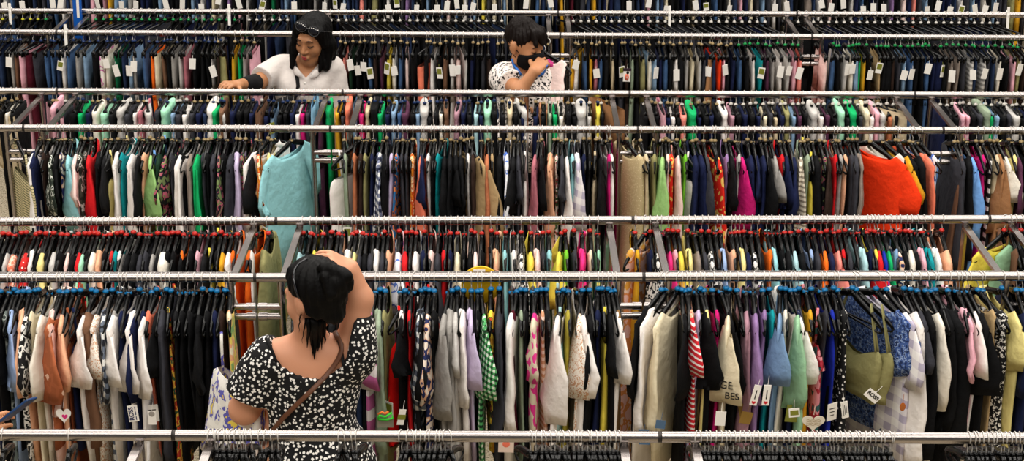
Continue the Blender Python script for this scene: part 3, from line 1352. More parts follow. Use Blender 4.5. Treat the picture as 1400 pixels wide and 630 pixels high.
def place_row(row):
    rng = random.Random('row' + row)
    items = parse(row)
    pit = PITCH[row]
    # dark pieces fill the rail between the listed ones
    xs = sorted(items, key=lambda t: t[0])
    out = []
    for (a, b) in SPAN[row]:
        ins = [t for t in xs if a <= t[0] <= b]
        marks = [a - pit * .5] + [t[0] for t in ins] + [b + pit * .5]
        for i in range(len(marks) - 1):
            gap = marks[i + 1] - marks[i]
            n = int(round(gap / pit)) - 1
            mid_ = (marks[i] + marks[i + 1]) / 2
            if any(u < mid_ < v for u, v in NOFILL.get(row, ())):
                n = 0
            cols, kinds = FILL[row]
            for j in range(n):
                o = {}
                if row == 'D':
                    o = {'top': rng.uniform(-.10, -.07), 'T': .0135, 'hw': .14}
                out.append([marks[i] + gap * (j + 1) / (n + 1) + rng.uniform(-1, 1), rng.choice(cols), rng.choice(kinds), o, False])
    rest = [t for t in items if not any(a <= t[0] <= b for a, b in SPAN[row])]
    if rest:
        print('OFF SPAN', row, [t[0] for t in rest])
    out += [t for t in items if t not in rest]
    # to the rail
    pl = []
    for px, c, k, o, ex in out:
        yy = o.get('y', rng.uniform(-3, 3))
        yaw = math.radians(yy * .55 if abs(yy) < 19 and row in 'ABC' else yy)
        w = near_w(k) + o.get('f', 0)
        y0 = rail_px(row, px)[1]
        yt = y0 - w * math.cos(yaw)
        zt = RAIL_H + (zsh(.19) if w >= .19 else -.12)
        x = x_for(px, yt, zt) - w * math.sin(yaw)
        pl.append([x, px, c, k, o, ex, yaw])
    pl.sort(key=lambda t: t[1])
    fl = sorted(pl, key=lambda t: t[0])
    # neighbours keep a hanger's width apart on the rail
    for _ in range(12):
        for i in range(len(fl) - 1):
            d = fl[i + 1][0] - fl[i][0]
            if d < .0145:
                fl[i][0] -= (.0145 - d) / 2
                fl[i + 1][0] += (.0145 - d) / 2
    pl = fl
    names = [f'{t[2]} {SHORTK.get(t[3], t[3])}' for t in pl]
    ex = [i for i, t in enumerate(pl) if t[5]]
    for i, (x, px, c, k, o, isx, yaw) in enumerate(pl):
        p = max([j for j in ex if j < i], default=None)
        q = min([j for j in ex if j > i], default=None)
        if p is None:
            where = f'before the {names[q]}'
        elif q is None:
            where = f'past the {names[p]}'
        else:
            where = f'between {names[p]} and {names[q]}'
        if isx:
            short = f'{names[i]} {where}'
            label = f'{c} {KNAME[k][1]} {where}, {RAILN[row]}'
        else:
            run = [j for j in range(0 if p is None else p + 1, len(pl) if q is None else q)]
            a, n = run.index(i), len(run)
            if n == 1:
                short = f'{names[i]} {where}'
                label = f'{c} {KNAME[k][1]} {where}, {RAILN[row]}'
            else:
                short = f'{ORD[a]} of {NUM[n - 1]} dark pieces {where}'
                label = f'{c} {KNAME[k][1]}, {ORD[a]} of {NUM[n - 1]} {where}, {RAILN[row]}'
        if label in ALL_LABELS:
            pp = max([j for j in ex if j < (p or 0)], default=None)
            label = label.replace(where, f'{where} past the {names[pp]}' if pp is not None else where + ' near the end')
        P = rail_at(row, x)
        g = link(KNAME[k][0], garment_mesh(k, c, rng, o), None, P, (0, 0, yaw))
        tag(g, label, {'T': 't-shirt'}.get(k, KNAME[k][1]), f'clothes on the {RAILN[row]}')
        SPECIAL[(row, int(px))] = g
        tg = o.get('tag')
        if tg in ('w', 'o', 'g', 'b', 'k', 'l'):
            if row in 'EGD':
                hh = rng.uniform(.05, .07)
                price_tag(g, -(.165 + .012) - o.get('f', 0), -.10 - rng.uniform(0, .05), rng, tg, hh, .036)
            elif tg == 'b':
                price_tag(g, -.30, -.50, rng, 'b', .062, .04)
            else:
                price_tag(g, -.215 - o.get('f', 0), -.42 if tg != 'o' else -.42, rng, tg, .07, .045)
        roll = rng.uniform(-.06, .06)
        hl = f'black {RAILH[row]} hanger holding the {short}' if 'dark pieces' not in short else f'{RAILH[row]} hanger with {short}'
        if row in HANG_SOLO and not (row == 'B' and px > 520):
            yw = yaw + rng.uniform(-.03, .03)
            if HANG_SOLO[row] == 'clothes':
                clothes_hanger(P, yw, roll, CLIPC[row], hl, f'black hangers on the {RAILN[row]}')
            else:
                if row == 'D':
                    cc = rng.choice(['gold', 'white', 'gold', 'navy'] if px < 1000 else ['white'])
                    if 330 < px < 700 and rng.random() < .6:
                        cc = 'navy'
                else:
                    cc = 'green' if px > 1010 else ('navy' if px < 300 else 'gold')
                th_ = trouser_hanger(P, yw, roll, cc, hl, f'black clip hangers on the {RAILN[row]}')
                if row == 'D':
                    th_.scale = (1, .60, 1)
        else:
            ms = STUFF['C' if row == 'B' else row]
            s = MB()
            if row in 'BC':
                top_hanger_body(s, 5)
            else:
                trouser_hanger_body(s, 4)
            s.mi = 1
            hook_into(s, 4)
            s.mi = 5 if row == 'B' else 2
            s.ball((0, 0, -.053 + rng.uniform(-.01, .01)), (.0115, .0115, .009), 7, 4)
            Rz = np.array(Matrix.Rotation(yaw, 3, 'Z') @ Matrix.Rotation(roll, 3, 'Y'))
            off = len(ms.v)
            ms.v += [tuple(P + Rz @ np.array(v)) for v in s.v]
            ms.f += [tuple(a + off for a in f) for f in s.f]
            ms.m += s.m


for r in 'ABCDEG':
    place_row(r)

# the rail of slanted hangers (17 px from the top edge)
rng = random.Random(77)
for a, b in ((-8, 20), (30, 62), (130, 230), (236, 322), (340, 398), (452, 556), (560, 690), (784, 1052), (1092, 1368)):
    px = a
    while px < b:
        x = rail_px('F', px)[0]
        P = rail_at('F', x)
        yaw = math.radians(rng.uniform(20, 32) * (-1 if 125 < px < 232 else (1 if px > 452 else rng.choice((.2, -.2)))))
        s = MB()
        trouser_hanger_body(s, 4, .19)
        s.mi = 1; hook_into(s, 4)
        s.mi = 2
        if px < 60:
            s.mi = 4
        elif px < 330:
            s.mi = 3
        s.ball((0, 0, -.050), (.011, .011, .009), 7, 4)
        Rz = np.array(Matrix.Rotation(yaw, 3, 'Z'))
        ms = STUFF['F']
        off = len(ms.v)
        ms.v += [tuple(P + Rz @ np.array(v)) for v in s.v]
        ms.f += [tuple(i + off for i in f) for f in s.f]
        ms.m += s.m
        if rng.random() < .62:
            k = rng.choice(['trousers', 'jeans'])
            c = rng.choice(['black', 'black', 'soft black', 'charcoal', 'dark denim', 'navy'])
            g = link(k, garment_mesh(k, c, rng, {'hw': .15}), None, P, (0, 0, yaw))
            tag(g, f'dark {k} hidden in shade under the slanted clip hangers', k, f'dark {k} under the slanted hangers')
        px += 10.5
for r, nm, lb in (('C', 'clothes_hangers', 'black hangers massed on the gold-clip rail and farther red-clip rail'), ('F', 'clip_hangers', 'black clip hangers turned aslant on the rail behind the trouser rail'), ('G', 'clip_hangers', 'black clip hangers above the top edge on topmost jeans rail')):
    mats = [M['black_plastic'], M['steel'], M['clip_gold'] if r == 'C' else M['clip_white'], M['clip_green'], M['clip_yellow'], M['clip_red']]
    o = STUFF[r].obj(nm, mats)
    tag(o, lb, 'hangers', None, 'stuff')

# the closest rail: hangers only, seen from above
rng = random.Random(5)
for a, b, n, lb in ((2, 4, 1, 'lone black hanger with one steel hook beside the phone hand'), (92, 94, 1, 'lone black hanger on the closest rail under the brown sweater'),
                    (284, 344, 12, 'black hanger in the bunch at the elbow of the black floral top'), (352, 384, 4, 'black hanger on the closest rail below the brown bag strap'), (460, 490, 4, 'black hanger of the small group at her hip on closest rail'),
                    (546, 618, 11, 'black hanger in the bunch under the plaid shirt on closest rail'), (724, 850, 20, 'black hanger in the bunch under the white blouse on closest rail'),
                    (948, 1226, 42, 'black hanger in the long bunch under the olive bralettes on closest rail'), (1322, 1408, 14, 'black hanger in the bunch under the black jackets on closest rail')):
    for i in range(n):
        px = a + (b - a) * (i + .5) / n + rng.uniform(-1.5, 1.5)
        P = rail_at('Z', rail_px('Z', px)[0])
        clothes_hanger(P, rng.uniform(-.25, .25), rng.uniform(-.1, .1), None, lb, lb.replace('black hanger', 'hangers').replace('lone ', 'lone '))
# ------------------------------------------------------------------ bodies: smooth blends of tapered limbs turned into one continuous skin
def V(*a):
    return np.array(a, float)


def rotz(a):
    return np.array(Matrix.Rotation(math.radians(a), 3, 'Z'))


def rotx(a):
    return np.array(Matrix.Rotation(math.radians(a), 3, 'X'))


def roty(a):
    return np.array(Matrix.Rotation(math.radians(a), 3, 'Y'))


class Field:
    def __init__(s, lo, hi, h):
        s.lo, s.h = np.array(lo, float), h
        s.n = np.ceil((np.array(hi, float) - s.lo) / h).astype(int) + 1
        s.ax = [s.lo[i] + h * np.arange(s.n[i]) for i in range(3)]
        s.D = np.full(s.n, 9.0, np.float32)

    def sub(s, lo, hi):
        a = np.clip(np.floor((np.array(lo) - s.lo) / s.h).astype(int), 0, s.n)
        b = np.clip(np.ceil((np.array(hi) - s.lo) / s.h).astype(int) + 1, 0, s.n)
        sl = tuple(slice(a[i], b[i]) for i in range(3))
        if any(b[i] <= a[i] for i in range(3)):
            return None, None
        g = np.stack(np.meshgrid(*[s.ax[i][sl[i]] for i in range(3)], indexing='ij'), -1)
        return sl, g

    def prim(s, p, grow=0.0, neg=False):
        t, k = p[0], p[-1]
        mg = k + 4 * s.h + abs(grow)
        if t == 'rc':
            _, a, b, ra, rb, _k = p
            ra, rb = ra + grow, rb + grow
            lo = np.minimum(a - ra, b - rb) - mg
            hi = np.maximum(a + ra, b + rb) + mg
            sl, g = s.sub(lo, hi)
            if sl is None:
                return
            ba = b - a
            pa = g - a
            h = np.clip((pa @ ba) / max(ba @ ba, 1e-9), 0, 1)
            d = np.linalg.norm(pa - h[..., None] * ba, axis=-1) - (ra + (rb - ra) * h)
        else:
            _, c, r, R, _k = p
            r = np.array(r, float) + grow
            m = max(r) + mg
            sl, g = s.sub(c - m, c + m)
            if sl is None:
                return
            q = (g - c) @ (R if R is not None else np.eye(3))
            k0 = np.linalg.norm(q / r, axis=-1)
            k1 = np.linalg.norm(q / (r * r), axis=-1)
            d = k0 * (k0 - 1) / np.maximum(k1, 1e-6)
        o = s.D[sl]
        if neg:
            hh = np.clip(.5 - .5 * (o + d) / k, 0, 1)
            s.D[sl] = o + (-d - o) * hh + k * hh * (1 - hh)
        else:
            hh = np.clip(.5 + .5 * (o - d) / k, 0, 1)
            far = np.abs(o - d) > k
            s.D[sl] = np.where(far, np.minimum(o, d), o + (d - o) * hh - k * hh * (1 - hh))

    def grid(s):
        return np.meshgrid(*s.ax, indexing='ij', sparse=True)

    def mesh(s, off):
        D = s.D
        S = D < 0
        nx, ny, nz = D.shape
        cs = np.zeros((nx - 1, ny - 1, nz - 1), np.int8)
        for i in (0, 1):
            for j in (0, 1):
                for k in (0, 1):
                    cs += S[i:nx - 1 + i, j:ny - 1 + j, k:nz - 1 + k]
        mix = (cs > 0) & (cs < 8)
        idx = np.argwhere(mix)
        vid = np.full(mix.shape, -1, np.int64)
        vid[mix] = np.arange(len(idx))
        acc = np.zeros((len(idx), 3))
        cnt = np.zeros(len(idx))
        C = [(i, j, k) for i in (0, 1) for j in (0, 1) for k in (0, 1)]
        val = {c: D[idx[:, 0] + c[0], idx[:, 1] + c[1], idx[:, 2] + c[2]].astype(float) for c in C}
        for a in C:
            for ax in range(3):
                if a[ax] == 0:
                    b = list(a); b[ax] = 1; b = tuple(b)
                    va, vb = val[a], val[b]
                    x = (va < 0) != (vb < 0)
                    t = np.where(x, va / np.where(x, va - vb, 1), 0)
                    p = np.array(a, float)[None, :] + np.eye(3)[ax][None, :] * t[:, None]
                    acc[x] += p[x]
                    cnt[x] += 1
        P = (idx + acc / cnt[:, None]) * s.h + s.lo - np.array(off)
        F = []
        for ax in range(3):
            o = [i for i in range(3) if i != ax]
            sa = [slice(None)] * 3; sb = [slice(None)] * 3
            sa[ax] = slice(0, -1); sb[ax] = slice(1, None)
            ch = S[tuple(sa)] != S[tuple(sb)]
            ch_i = np.argwhere(ch)
            ok = (ch_i[:, o[0]] > 0) & (ch_i[:, o[1]] > 0) & (ch_i[:, o[0]] < D.shape[o[0]] - 1) & (ch_i[:, o[1]] < D.shape[o[1]] - 1)
            e = ch_i[ok]
            neg = S[e[:, 0], e[:, 1], e[:, 2]]
            u, v = np.eye(3, dtype=int)[o[0]], np.eye(3, dtype=int)[o[1]]
            q = np.stack([vid[tuple((e - x).T)] for x in (u * 0, u, u + v, v)], 1)
            flip = neg if ax != 1 else ~neg
            q[~flip] = q[~flip][:, ::-1]
            F.append(q)
        F = np.concatenate(F)
        F = F[(F >= 0).all(1)]
        return P, F


def skin_obj(name, fld, mat, parent, off, smooth=2):
    P, F = fld.mesh(off)
    me = bpy.data.meshes.new(name)
    # relax the grid steps a little
    for _ in range(smooth):
        a = np.zeros_like(P); c = np.zeros(len(P))
        for i in range(4):
            x, y = F[:, i], F[:, (i + 1) % 4]
            np.add.at(a, x, P[y]); np.add.at(c, x, 1)
            np.add.at(a, y, P[x]); np.add.at(c, y, 1)
        P = P * .5 + .5 * a / np.maximum(c, 1)[:, None]
    me.vertices.add(len(P))
    me.vertices.foreach_set('co', P.astype(np.float32).ravel())
    me.loops.add(len(F) * 4)
    me.loops.foreach_set('vertex_index', F.astype(np.int32).ravel())
    me.polygons.add(len(F))
    me.polygons.foreach_set('loop_start', np.arange(0, len(F) * 4, 4, dtype=np.int32))
    me.polygons.foreach_set('use_smooth', np.ones(len(F), bool))
    me.materials.append(mat)
    me.update(calc_edges=True)
    me.validate()
    o = link(name, me, parent)
    o['_bv'] = 0
    del o['_bv']
    return o, P + np.array(off), F


def caster(P, F):
    return BVHTree.FromPolygons([Vector(p) for p in P], [tuple(int(i) for i in f) for f in F])


def on_skin(bv, px, py, lift=.004):
    d = Vector(ray(px, py)).normalized()
    hit = bv.ray_cast(Vector((0, 0, CAMZ)), d)
    if hit[0] is None:
        return None
    return np.array(hit[0] + hit[1] * (lift if hit[1].dot(d) < 0 else -lift))


def head_prims(c, R, s):
    """face looks along local -y"""
    T = lambda *p: c + R @ (V(*p) * s)
    E = lambda p, r, k: ('el', T(*p), V(*r) * s, R, k * s)
    Q = lambda a, b, ra, rb, k: ('rc', T(*a), T(*b), ra * s, rb * s, k * s)
    pos = [E((0, .014, .028), (.075, .094, .088), .02), E((0, -.028, -.03), (.060, .062, .076), .03), E((0, -.058, -.094), (.024, .024, .020), .03),
           Q((-.045, -.005, -.075), (0, -.055, -.098), .022, .020, .03), Q((.045, -.005, -.075), (0, -.055, -.098), .022, .020, .03),
           E((-.034, -.060, -.032), (.026, .024, .026), .025), E((.034, -.060, -.032), (.026, .024, .026), .025),
           Q((-.03, -.081, .022), (.03, -.081, .022), .012, .012, .012),
           Q((0, -.084, .008), (0, -.106, -.034), .0085, .0115, .010), E((-.012, -.096, -.037), (.009, .010, .008), .006), E((.012, -.096, -.037), (.009, .010, .008), .006),
           E((0, -.086, -.066), (.024, .014, .016), .012), Q((-.017, -.094, -.064), (.017, -.094, -.064), .006, .006, .006), Q((-.012, -.093, -.073), (.012, -.093, -.073), .006, .006, .006)]
    for q in (-1, 1):
        pos += [E((q * .078, .016, -.004), (.012, .021, .033), .006), E((q * .078, .006, -.030), (.009, .011, .013), .006)]
    neg = [E((-.031, -.097, .004), (.015, .013, .010), .010), E((.031, -.097, .004), (.015, .013, .010), .010)]
    lids = [E((-.031, -.078, .003), (.0135, .0125, .0105), .004), E((.031, -.078, .003), (.0135, .0125, .0105), .004)]
    return pos, neg, lids, T


def hand_prims(o, fwd, back, thumb, s=1.0, curl=(25, 35, 20), tc=20, spread=4):
    """o wrist, fwd along the palm, back = outward from the back of the hand, thumb = side of the thumb"""
    fwd = fwd / np.linalg.norm(fwd)
    back = back - fwd * (back @ fwd); back /= np.linalg.norm(back)
    th = thumb - fwd * (thumb @ fwd) - back * (thumb @ back); th /= np.linalg.norm(th)
    pr = []
    for i, u in enumerate((.027, .009, -.010, -.027)):
        pr.append(('rc', o + th * u * .75 * s, o + (fwd * .082 + th * u) * s, .0145 * s, .0115 * s, .012 * s))
    Ls = (.070, .078, .072, .056)
    for i, u in enumerate((.029, .0095, -.0105, -.029)):
        p = o + (fwd * (.084 - .006 * abs(i - 1)) + th * u) * s
        ang = 0
        sp = math.radians((1.3 - i) * spread)
        f0 = fwd * math.cos(sp) + th * math.sin(sp)
        for j, (q, r) in enumerate(((.46, .0092), (.30, .0082), (.24, .0074))):
            ang += math.radians(curl[j] * (1 + .12 * i))
            d = f0 * math.cos(ang) - back * math.sin(ang)
            e = p + d * Ls[i] * q * s
            pr.append(('rc', p, e, r * s, (r - .0009) * s, .004 * s))
            p = e
    p = o + (fwd * .022 + th * .026 - back * .006) * s
    for j, (l, r) in enumerate(((.042, .0135), (.032, .0105), (.026, .0092))):
        a = math.radians(48 - 18 * j)
        d = fwd * math.cos(a) + th * math.sin(a) - back * (.25 + .2 * j) * math.sin(math.radians(tc))
        d /= np.linalg.norm(d)
        e = p + d * l * s
        pr.append(('rc', p, e, r * s, (r - .0015) * s, .006 * s))
        p = e
    return pr


def bounds(prims, pad):
    lo, hi = V(9, 99, 9), V(-9, -9, -9)
    for p in prims:
        if p[0] == 'rc':
            for q, r in ((p[1], p[3]), (p[2], p[4])):
                lo, hi = np.minimum(lo, q - r), np.maximum(hi, q + r)
        else:
            r = max(p[2])
            lo, hi = np.minimum(lo, p[1] - r), np.maximum(hi, p[1] + r)
    return lo - pad, hi + pad


def build(name, prims, mat, parent, off, h=.005, neg=(), lids=(), grow=0.0, cut=None, ripple=None, smooth=2):
    lo, hi = bounds(prims, .03 + grow)
    f = Field(lo, hi, h)
    for p in prims:
        f.prim(p, grow)
    for p in neg:
        f.prim(p, 0, True)
    for p in lids:
        f.prim(p)
    X, Y, Z = f.grid()
    if ripple is not None:
        f.D = f.D + ripple(X, Y, Z).astype(np.float32)
    if cut is not None:
        f.D = np.maximum(f.D, cut(X, Y, Z).astype(np.float32))
    return skin_obj(name, f, mat, parent, off, smooth)


def legs(cx, cy, w=.10, hip=.93, face=0.0):
    R = rotz(face)
    c = V(cx, cy, 0)
    pr = [('el', c + V(0, 0, hip), (.175, .125, .13), R, .05)]
    for q in (-1, 1):
        a, b, d = c + R @ V(q * w, 0, hip - .05), c + R @ V(q * w * .95, -.01, .50), c + R @ V(q * w * .9, .01, .09)
        pr += [('rc', a, b, .088, .058, .04), ('rc', b, d, .056, .038, .02), ('rc', d, c + R @ V(q * w, -.13, .035), .036, .028, .02)]
    return pr


def shoes(parent, off, cx, cy, mat, face=0.0, w=.10):
    R = rotz(face)
    for q in (-1, 1):
        p = [('rc', V(cx, cy, 0) + R @ V(q * w * .9, .03, .05), V(cx, cy, 0) + R @ V(q * w, -.15, .034), .046, .036, .02), ('rc', V(cx, cy, 0) + R @ V(q * w * .9, .02, .06), V(cx, cy, 0) + R @ V(q * w * .9, .015, .10), .046, .047, .02)]
        build('shoe', p, mat, parent, off, .008, cut=lambda X, Y, Z: .004 - Z + 0 * X + 0 * Y)


SKIN_A = new_mat('fair_skin', 'c98e6e', .5, 0, .35)
SKIN_B = new_mat('tan_skin', 'a8744f', .5, 0, .35)
SKIN_C = new_mat('warm_tan_skin', 'b98059', .5, 0, .35)
for mt in (SKIN_A, SKIN_B, SKIN_C):
    b = mt.node_tree.nodes['Principled BSDF']
    b.inputs['Subsurface Weight'].default_value = .12
    b.inputs['Subsurface Radius'].default_value = (.012, .005, .003)
HAIR = new_mat('black_hair', '040303', .55, 0, .12)
HAIR2 = new_mat('dark_brown_hair', '120a07', .55, 0, .14)
LEATHER = new_mat('brown_leather', '5a3520', .5, 0, .4)
BLACKM = new_mat('matte_black_cloth', '0a0a0c', .8, 0, .2)
GLASSM = new_mat('dark_lens', '15151a', .12, 0, .6)
DITSY = pat_mat('black_ditsy_floral_cloth', 'floral', ['0b0b0d', '0b0b0d'], 40)
# small daisies scattered on black
nt = DITSY.node_tree
for n in list(nt.nodes):
    if n.type in ('TEX_NOISE', 'VALTORGB'):
        nt.nodes.remove(n)
tc = next(n for n in nt.nodes if n.type == 'TEX_COORD')
va = nt.nodes.new('ShaderNodeTexVoronoi'); va.inputs['Scale'].default_value = 74; va.inputs['Randomness'].default_value = .8
vb = nt.nodes.new('ShaderNodeTexNoise'); vb.inputs['Scale'].default_value = 190
ad = nt.nodes.new('ShaderNodeMath'); ad.operation = 'MULTIPLY_ADD'; ad.inputs[1].default_value = .35
rp = ramp_node(nt, [(0, 'e8e4de'), (.545, '0c0c0e')])
nt.links.new(tc.outputs['Object'], va.inputs['Vector']); nt.links.new(tc.outputs['Object'], vb.inputs['Vector'])
nt.links.new(vb.outputs['Fac'], ad.inputs[0]); nt.links.new(va.outputs['Distance'], ad.inputs[2])
nt.links.new(ad.outputs[0], rp.inputs[0]); nt.links.new(rp.outputs[0], nt.nodes['Principled BSDF'].inputs['Base Color'])
WSHIRT = new_mat('white_cotton_shirt', 'c9c0ba', .85, 0, .2, bump=.5, bscale=16)
LEO = fabric('leopard')
JEAN = new_mat('dark_trouser_cloth', '1a1c24', .9, 0, .1)
LIP = new_mat('red_lips', '9c2a2c', .45, 0, .4)
BROW = new_mat('dark_brow_hair', '1a110e', .7)
LANY = new_mat('blue_lanyard', '2c6cc0', .6)


def strip(m, pts, w, t=.0015):
    """a flat band along pts, facing the camera side"""
    m.tube(pts, w, 6, flat=None)


# ---- woman with her back to us, between the closest rail and the blue-clip rail
Y1 = 5.15
hc = W(429, 404, Y1 - .02)
HR = rotz(-128) @ rotx(14)
hp, hn, hl, HT = head_prims(hc, HR, 1.05)
root = link('person', None, None)
base = V(W(425, 590, Y1)[0], Y1 + .02, 0)
root.location = base
tag(root, 'woman seen from behind in black top with white flowers, hand on her dark hair', 'person')
sL, sR = W(360, 491, Y1 + .01), W(477, 484, Y1 + .02)
eL, wL = W(334, 560, Y1 + .02), W(322, 548, Y1 + .26)
eR, wR = W(492, 408, Y1 + .05), W(479, 366, Y1 + .05)
tors = [('rc', W(374, 487, Y1 + .02), W(470, 484, Y1 + .02), .052, .052, .05), ('el', W(424, 520, Y1 + .03), (.158, .108, .16), None, .06), ('el', W(422, 585, Y1 + .04), (.150, .118, .17), None, .07), ('el', V(base[0], Y1 + .04, .98), (.178, .135, .15), None, .06)]
arms = [('rc', sL, eL, .056, .049, .035), ('rc', eL, wL, .050, .032, .02), ('rc', sR, eR, .054, .045, .035), ('rc', eR, wR, .043, .029, .02)]
neck = [('rc', W(423, 438, Y1), W(424, 482, Y1 + .03), .050, .060, .03), ('rc', W(424, 472, Y1 + .03), W(380, 488, Y1 + .02), .035, .035, .05), ('rc', W(424, 472, Y1 + .03), W(466, 484, Y1 + .02), .035, .035, .05)]
h1 = hand_prims(wR, W(440, 349, Y1 - .01) - wR, V(.25, -.5, 1), V(0, -1, 0), 1.0, (12, 20, 16), 10, 5)
h2 = hand_prims(wL, V(.2, 1, .1), V(-.3, 0, 1), V(1, 0, 0), .95, (45, 60, 40), 20)
lg = legs(base[0], Y1 + .04, .10, .93, 180)
prims = lg + tors + neck + arms + hp + h1 + h2
bo, bP, bF = build('body', prims, SKIN_A, root, base, .005, hn, hl)
bv1 = caster(bP, bF)
# off-the-shoulder top
nl = sorted([(345, 452), (358, 458), (366, 474), (374, 491), (386, 502), (400, 509), (418, 514), (435, 516), (452, 512), (464, 505), (473, 492), (477, 470), (482, 448), (500, 432), (520, 432)])
nx_ = [W(a, b, Y1 - .06)[0] for a, b in nl]
nz_ = [W(a, b, Y1 - .06)[2] for a, b in nl]
slL = [('rc', sL + V(.01, 0, -.01), sL + (eL - sL) * .62, .066, .076, .04)]
slR = [('el', W(482, 478, Y1 + .03), (.068, .085, .098), rotz(10), .04), ('rc', sR, sR + (eR - sR) * .42, .064, .068, .03)]
hemL = sL + (eL - sL) * .66
dL = (eL - sL) / np.linalg.norm(eL - sL)


def cut1(X, Y, Z):
    a = Z - np.interp(X, nx_, nz_) + .012 * np.sin(X * 260) * .25
    b = (X - hemL[0]) * dL[0] + (Y - hemL[1]) * dL[1] + (Z - hemL[2]) * dL[2]
    b = np.where(X < W(366, 520, Y1)[0], b, -9)
    return np.maximum(np.maximum(a * .8, b), .80 - Z)


def rip1(X, Y, Z):
    return .0035 * np.sin(38 * X + 9 * Z) * np.sin(21 * Z + 14 * Y + 3 * X) + .002 * np.sin(75 * X - 31 * Z)


tp, tP, tF = build('top', tors + slL + slR + [('el', V(base[0], Y1 + .04, .92), (.20, .16, .16), None, .08)], DITSY, root, base, .005, grow=.013, cut=cut1, ripple=rip1, smooth=1)
bvt = caster(np.concatenate([bP, tP]), np.concatenate([bF, tF + len(bP)]))
build('trousers', lg[:1] + [p for p in lg[1:] if p[0] == 'rc' and p[2][2] > .06], JEAN, root, base, .009, grow=.014, cut=lambda X, Y, Z: np.maximum(Z - 1.0, .10 - Z) + 0 * X + 0 * Y)
shoes(root, base, base[0], Y1 + .04, BLACKM, 180)
for pl in (((364, 463), (367, 470), (371, 480), (374, 488), (377, 495)), ((463, 466), (466, 475), (468, 486), (470, 496), (472, 503))):
    q = [on_skin(bvt, a, b, .003) for a, b in pl]
    q = [p - base for p in q if p is not None]
    if len(q) > 1:
        m = MB()
        m.tube(q, .0055, 6)
        m.obj('shoulder_strap', [BLACKM], root)
# hair: cap, bun and loose wisps
hs = 1.05
cap = [('el', HT(0, .020, .034), V(.087, .103, .098) * hs, HR, .02), ('rc', HT(0, .07, .0), HT(0, .072, -.055), .058, .040, .03),
       ('el', W(457, 385, Y1 - .07), (.052, .056, .056), None, .006), ('rc', W(444, 366, Y1 - .09), W(472, 378, Y1 - .08), .024, .026, .005), ('rc', W(474, 386, Y1 - .07), W(462, 408, Y1 - .09), .026, .022, .005), ('rc', W(444, 378, Y1 - .11), W(452, 402, Y1 - .12), .020, .020, .005),
       ('rc', W(428, 425, Y1 - .08), W(436, 447, Y1 - .05), .040, .022, .02), ('rc', W(402, 372, Y1 - .02), W(397, 402, Y1 - .0), .020, .012, .02)]
HiR = HR.T


def faceplane(c, R, s, thr, kz=.7):
    def f(X, Y, Z):
        y = (X - c[0]) * R[0, 1] + (Y - c[1]) * R[1, 1] + (Z - c[2]) * R[2, 1]
        z = (X - c[0]) * R[0, 2] + (Y - c[1]) * R[1, 2] + (Z - c[2]) * R[2, 2]
        return (-y - kz * z) - thr * s
    return f


def strands(c, n, amp):
    def f(X, Y, Z):
        a = np.arctan2(Y - c[1], X - c[0])
        return amp * np.sin(n * a + 40 * Z) + amp * .7 * np.sin(n * 2.3 * a - 25 * Z)
    return f


fp = faceplane(hc, HR, hs, -.010)
bun_c = W(455, 388, Y1 - .05)
ear_c = HT(.090, -.004, -.014)
_h, hP, hF = build('hair', cap, HAIR, root, base, .005, cut=lambda X, Y, Z: np.where((X - bun_c[0]) ** 2 + (Y - bun_c[1]) ** 2 + (Z - bun_c[2]) ** 2 < .0085, -9, np.maximum(fp(X, Y, Z), .040 - np.sqrt((X - ear_c[0]) ** 2 + (Y - ear_c[1]) ** 2 + (Z - ear_c[2]) ** 2))), ripple=strands(W(446, 400, Y1), 26, .0022), smooth=1)
bvh1 = caster(hP, hF)
m = MB()
rng = random.Random(3)
for st, en, r in (((428, 434), (431, 491), .015), ((434, 436), (434, 480), .013), ((422, 434), (420, 474), .008), ((440, 436), (443, 470), .008), ((412, 428), (411, 452), .003), ((425, 434), (427, 486), .008), ((437, 436), (439, 478), .008), ((444, 434), (449, 462), .004), ((418, 434), (414, 468), .003)):
    q = []
    for k in range(7):
        t = k / 6
        px, py = st[0] + (en[0] - st[0]) * t + rng.uniform(-1, 1), st[1] + (en[1] - st[1]) * t
        p = on_skin(bvt, px, py, .008)
        q.append((p if p is not None else W(px, py, Y1 - .06)) - base)
    m.tube(q, [r * (1 - .88 * (k / 6) ** 1.5) for k in range(7)], 6)
m.obj('hair_wisps', [HAIR], root)
m = MB()
ed = [on_skin(bvh1, a, b, .003) for a, b in ((410, 407), (406, 398), (403, 388), (402, 378), (404, 368), (410, 360), (420, 354))]
ed = [p for p in ed if p is not None]
ed_ = [HT(.083 + .012 * math.sin(PI * t), .03 - .075 * t + .0 * t, .000 + .105 * t) for t in (0, .2, .4, .6, .8, 1.0)]
m.tube([p - base for p in ed], .0042, 6)
m.obj('hairband', [GLASSM], root)
# bag on a brown strap
bag = link('crossbody_bag', None, None, base)
tag(bag, 'crossbody bag on a brown leather strap across the black floral top', 'bag')
m = MB()
q = []
for a, b in ((459, 455), (463, 462), (467, 472), (467, 480), (463, 490), (456, 500), (446, 512), (432, 527), (417, 542), (402, 556), (390, 568), (380, 580), (370, 594), (362, 606)):
    p = on_skin(bvt, a, b, .006)
    if p is not None:
        q.append(p - base)
m.tube(q, .0095, 8, up=(0, -1, .3), flat=.35)
m.obj('strap', [LEATHER], bag)
px_ = q[-1] + V(-.03, .10, -.10)
m = MB()
m.tube([px_ + V(0, .0, .09), px_ + V(0, 0, .06), px_ + V(0, 0, -.05), px_ + V(0, 0, -.08)], [.03, .045, .048, .035], 10, up=(0, 1, 0), flat=2.2)
m.tube([q[-1], px_ + V(0, .0, .085)], .0085, 6)
m.obj('pouch', [LEATHER], bag)

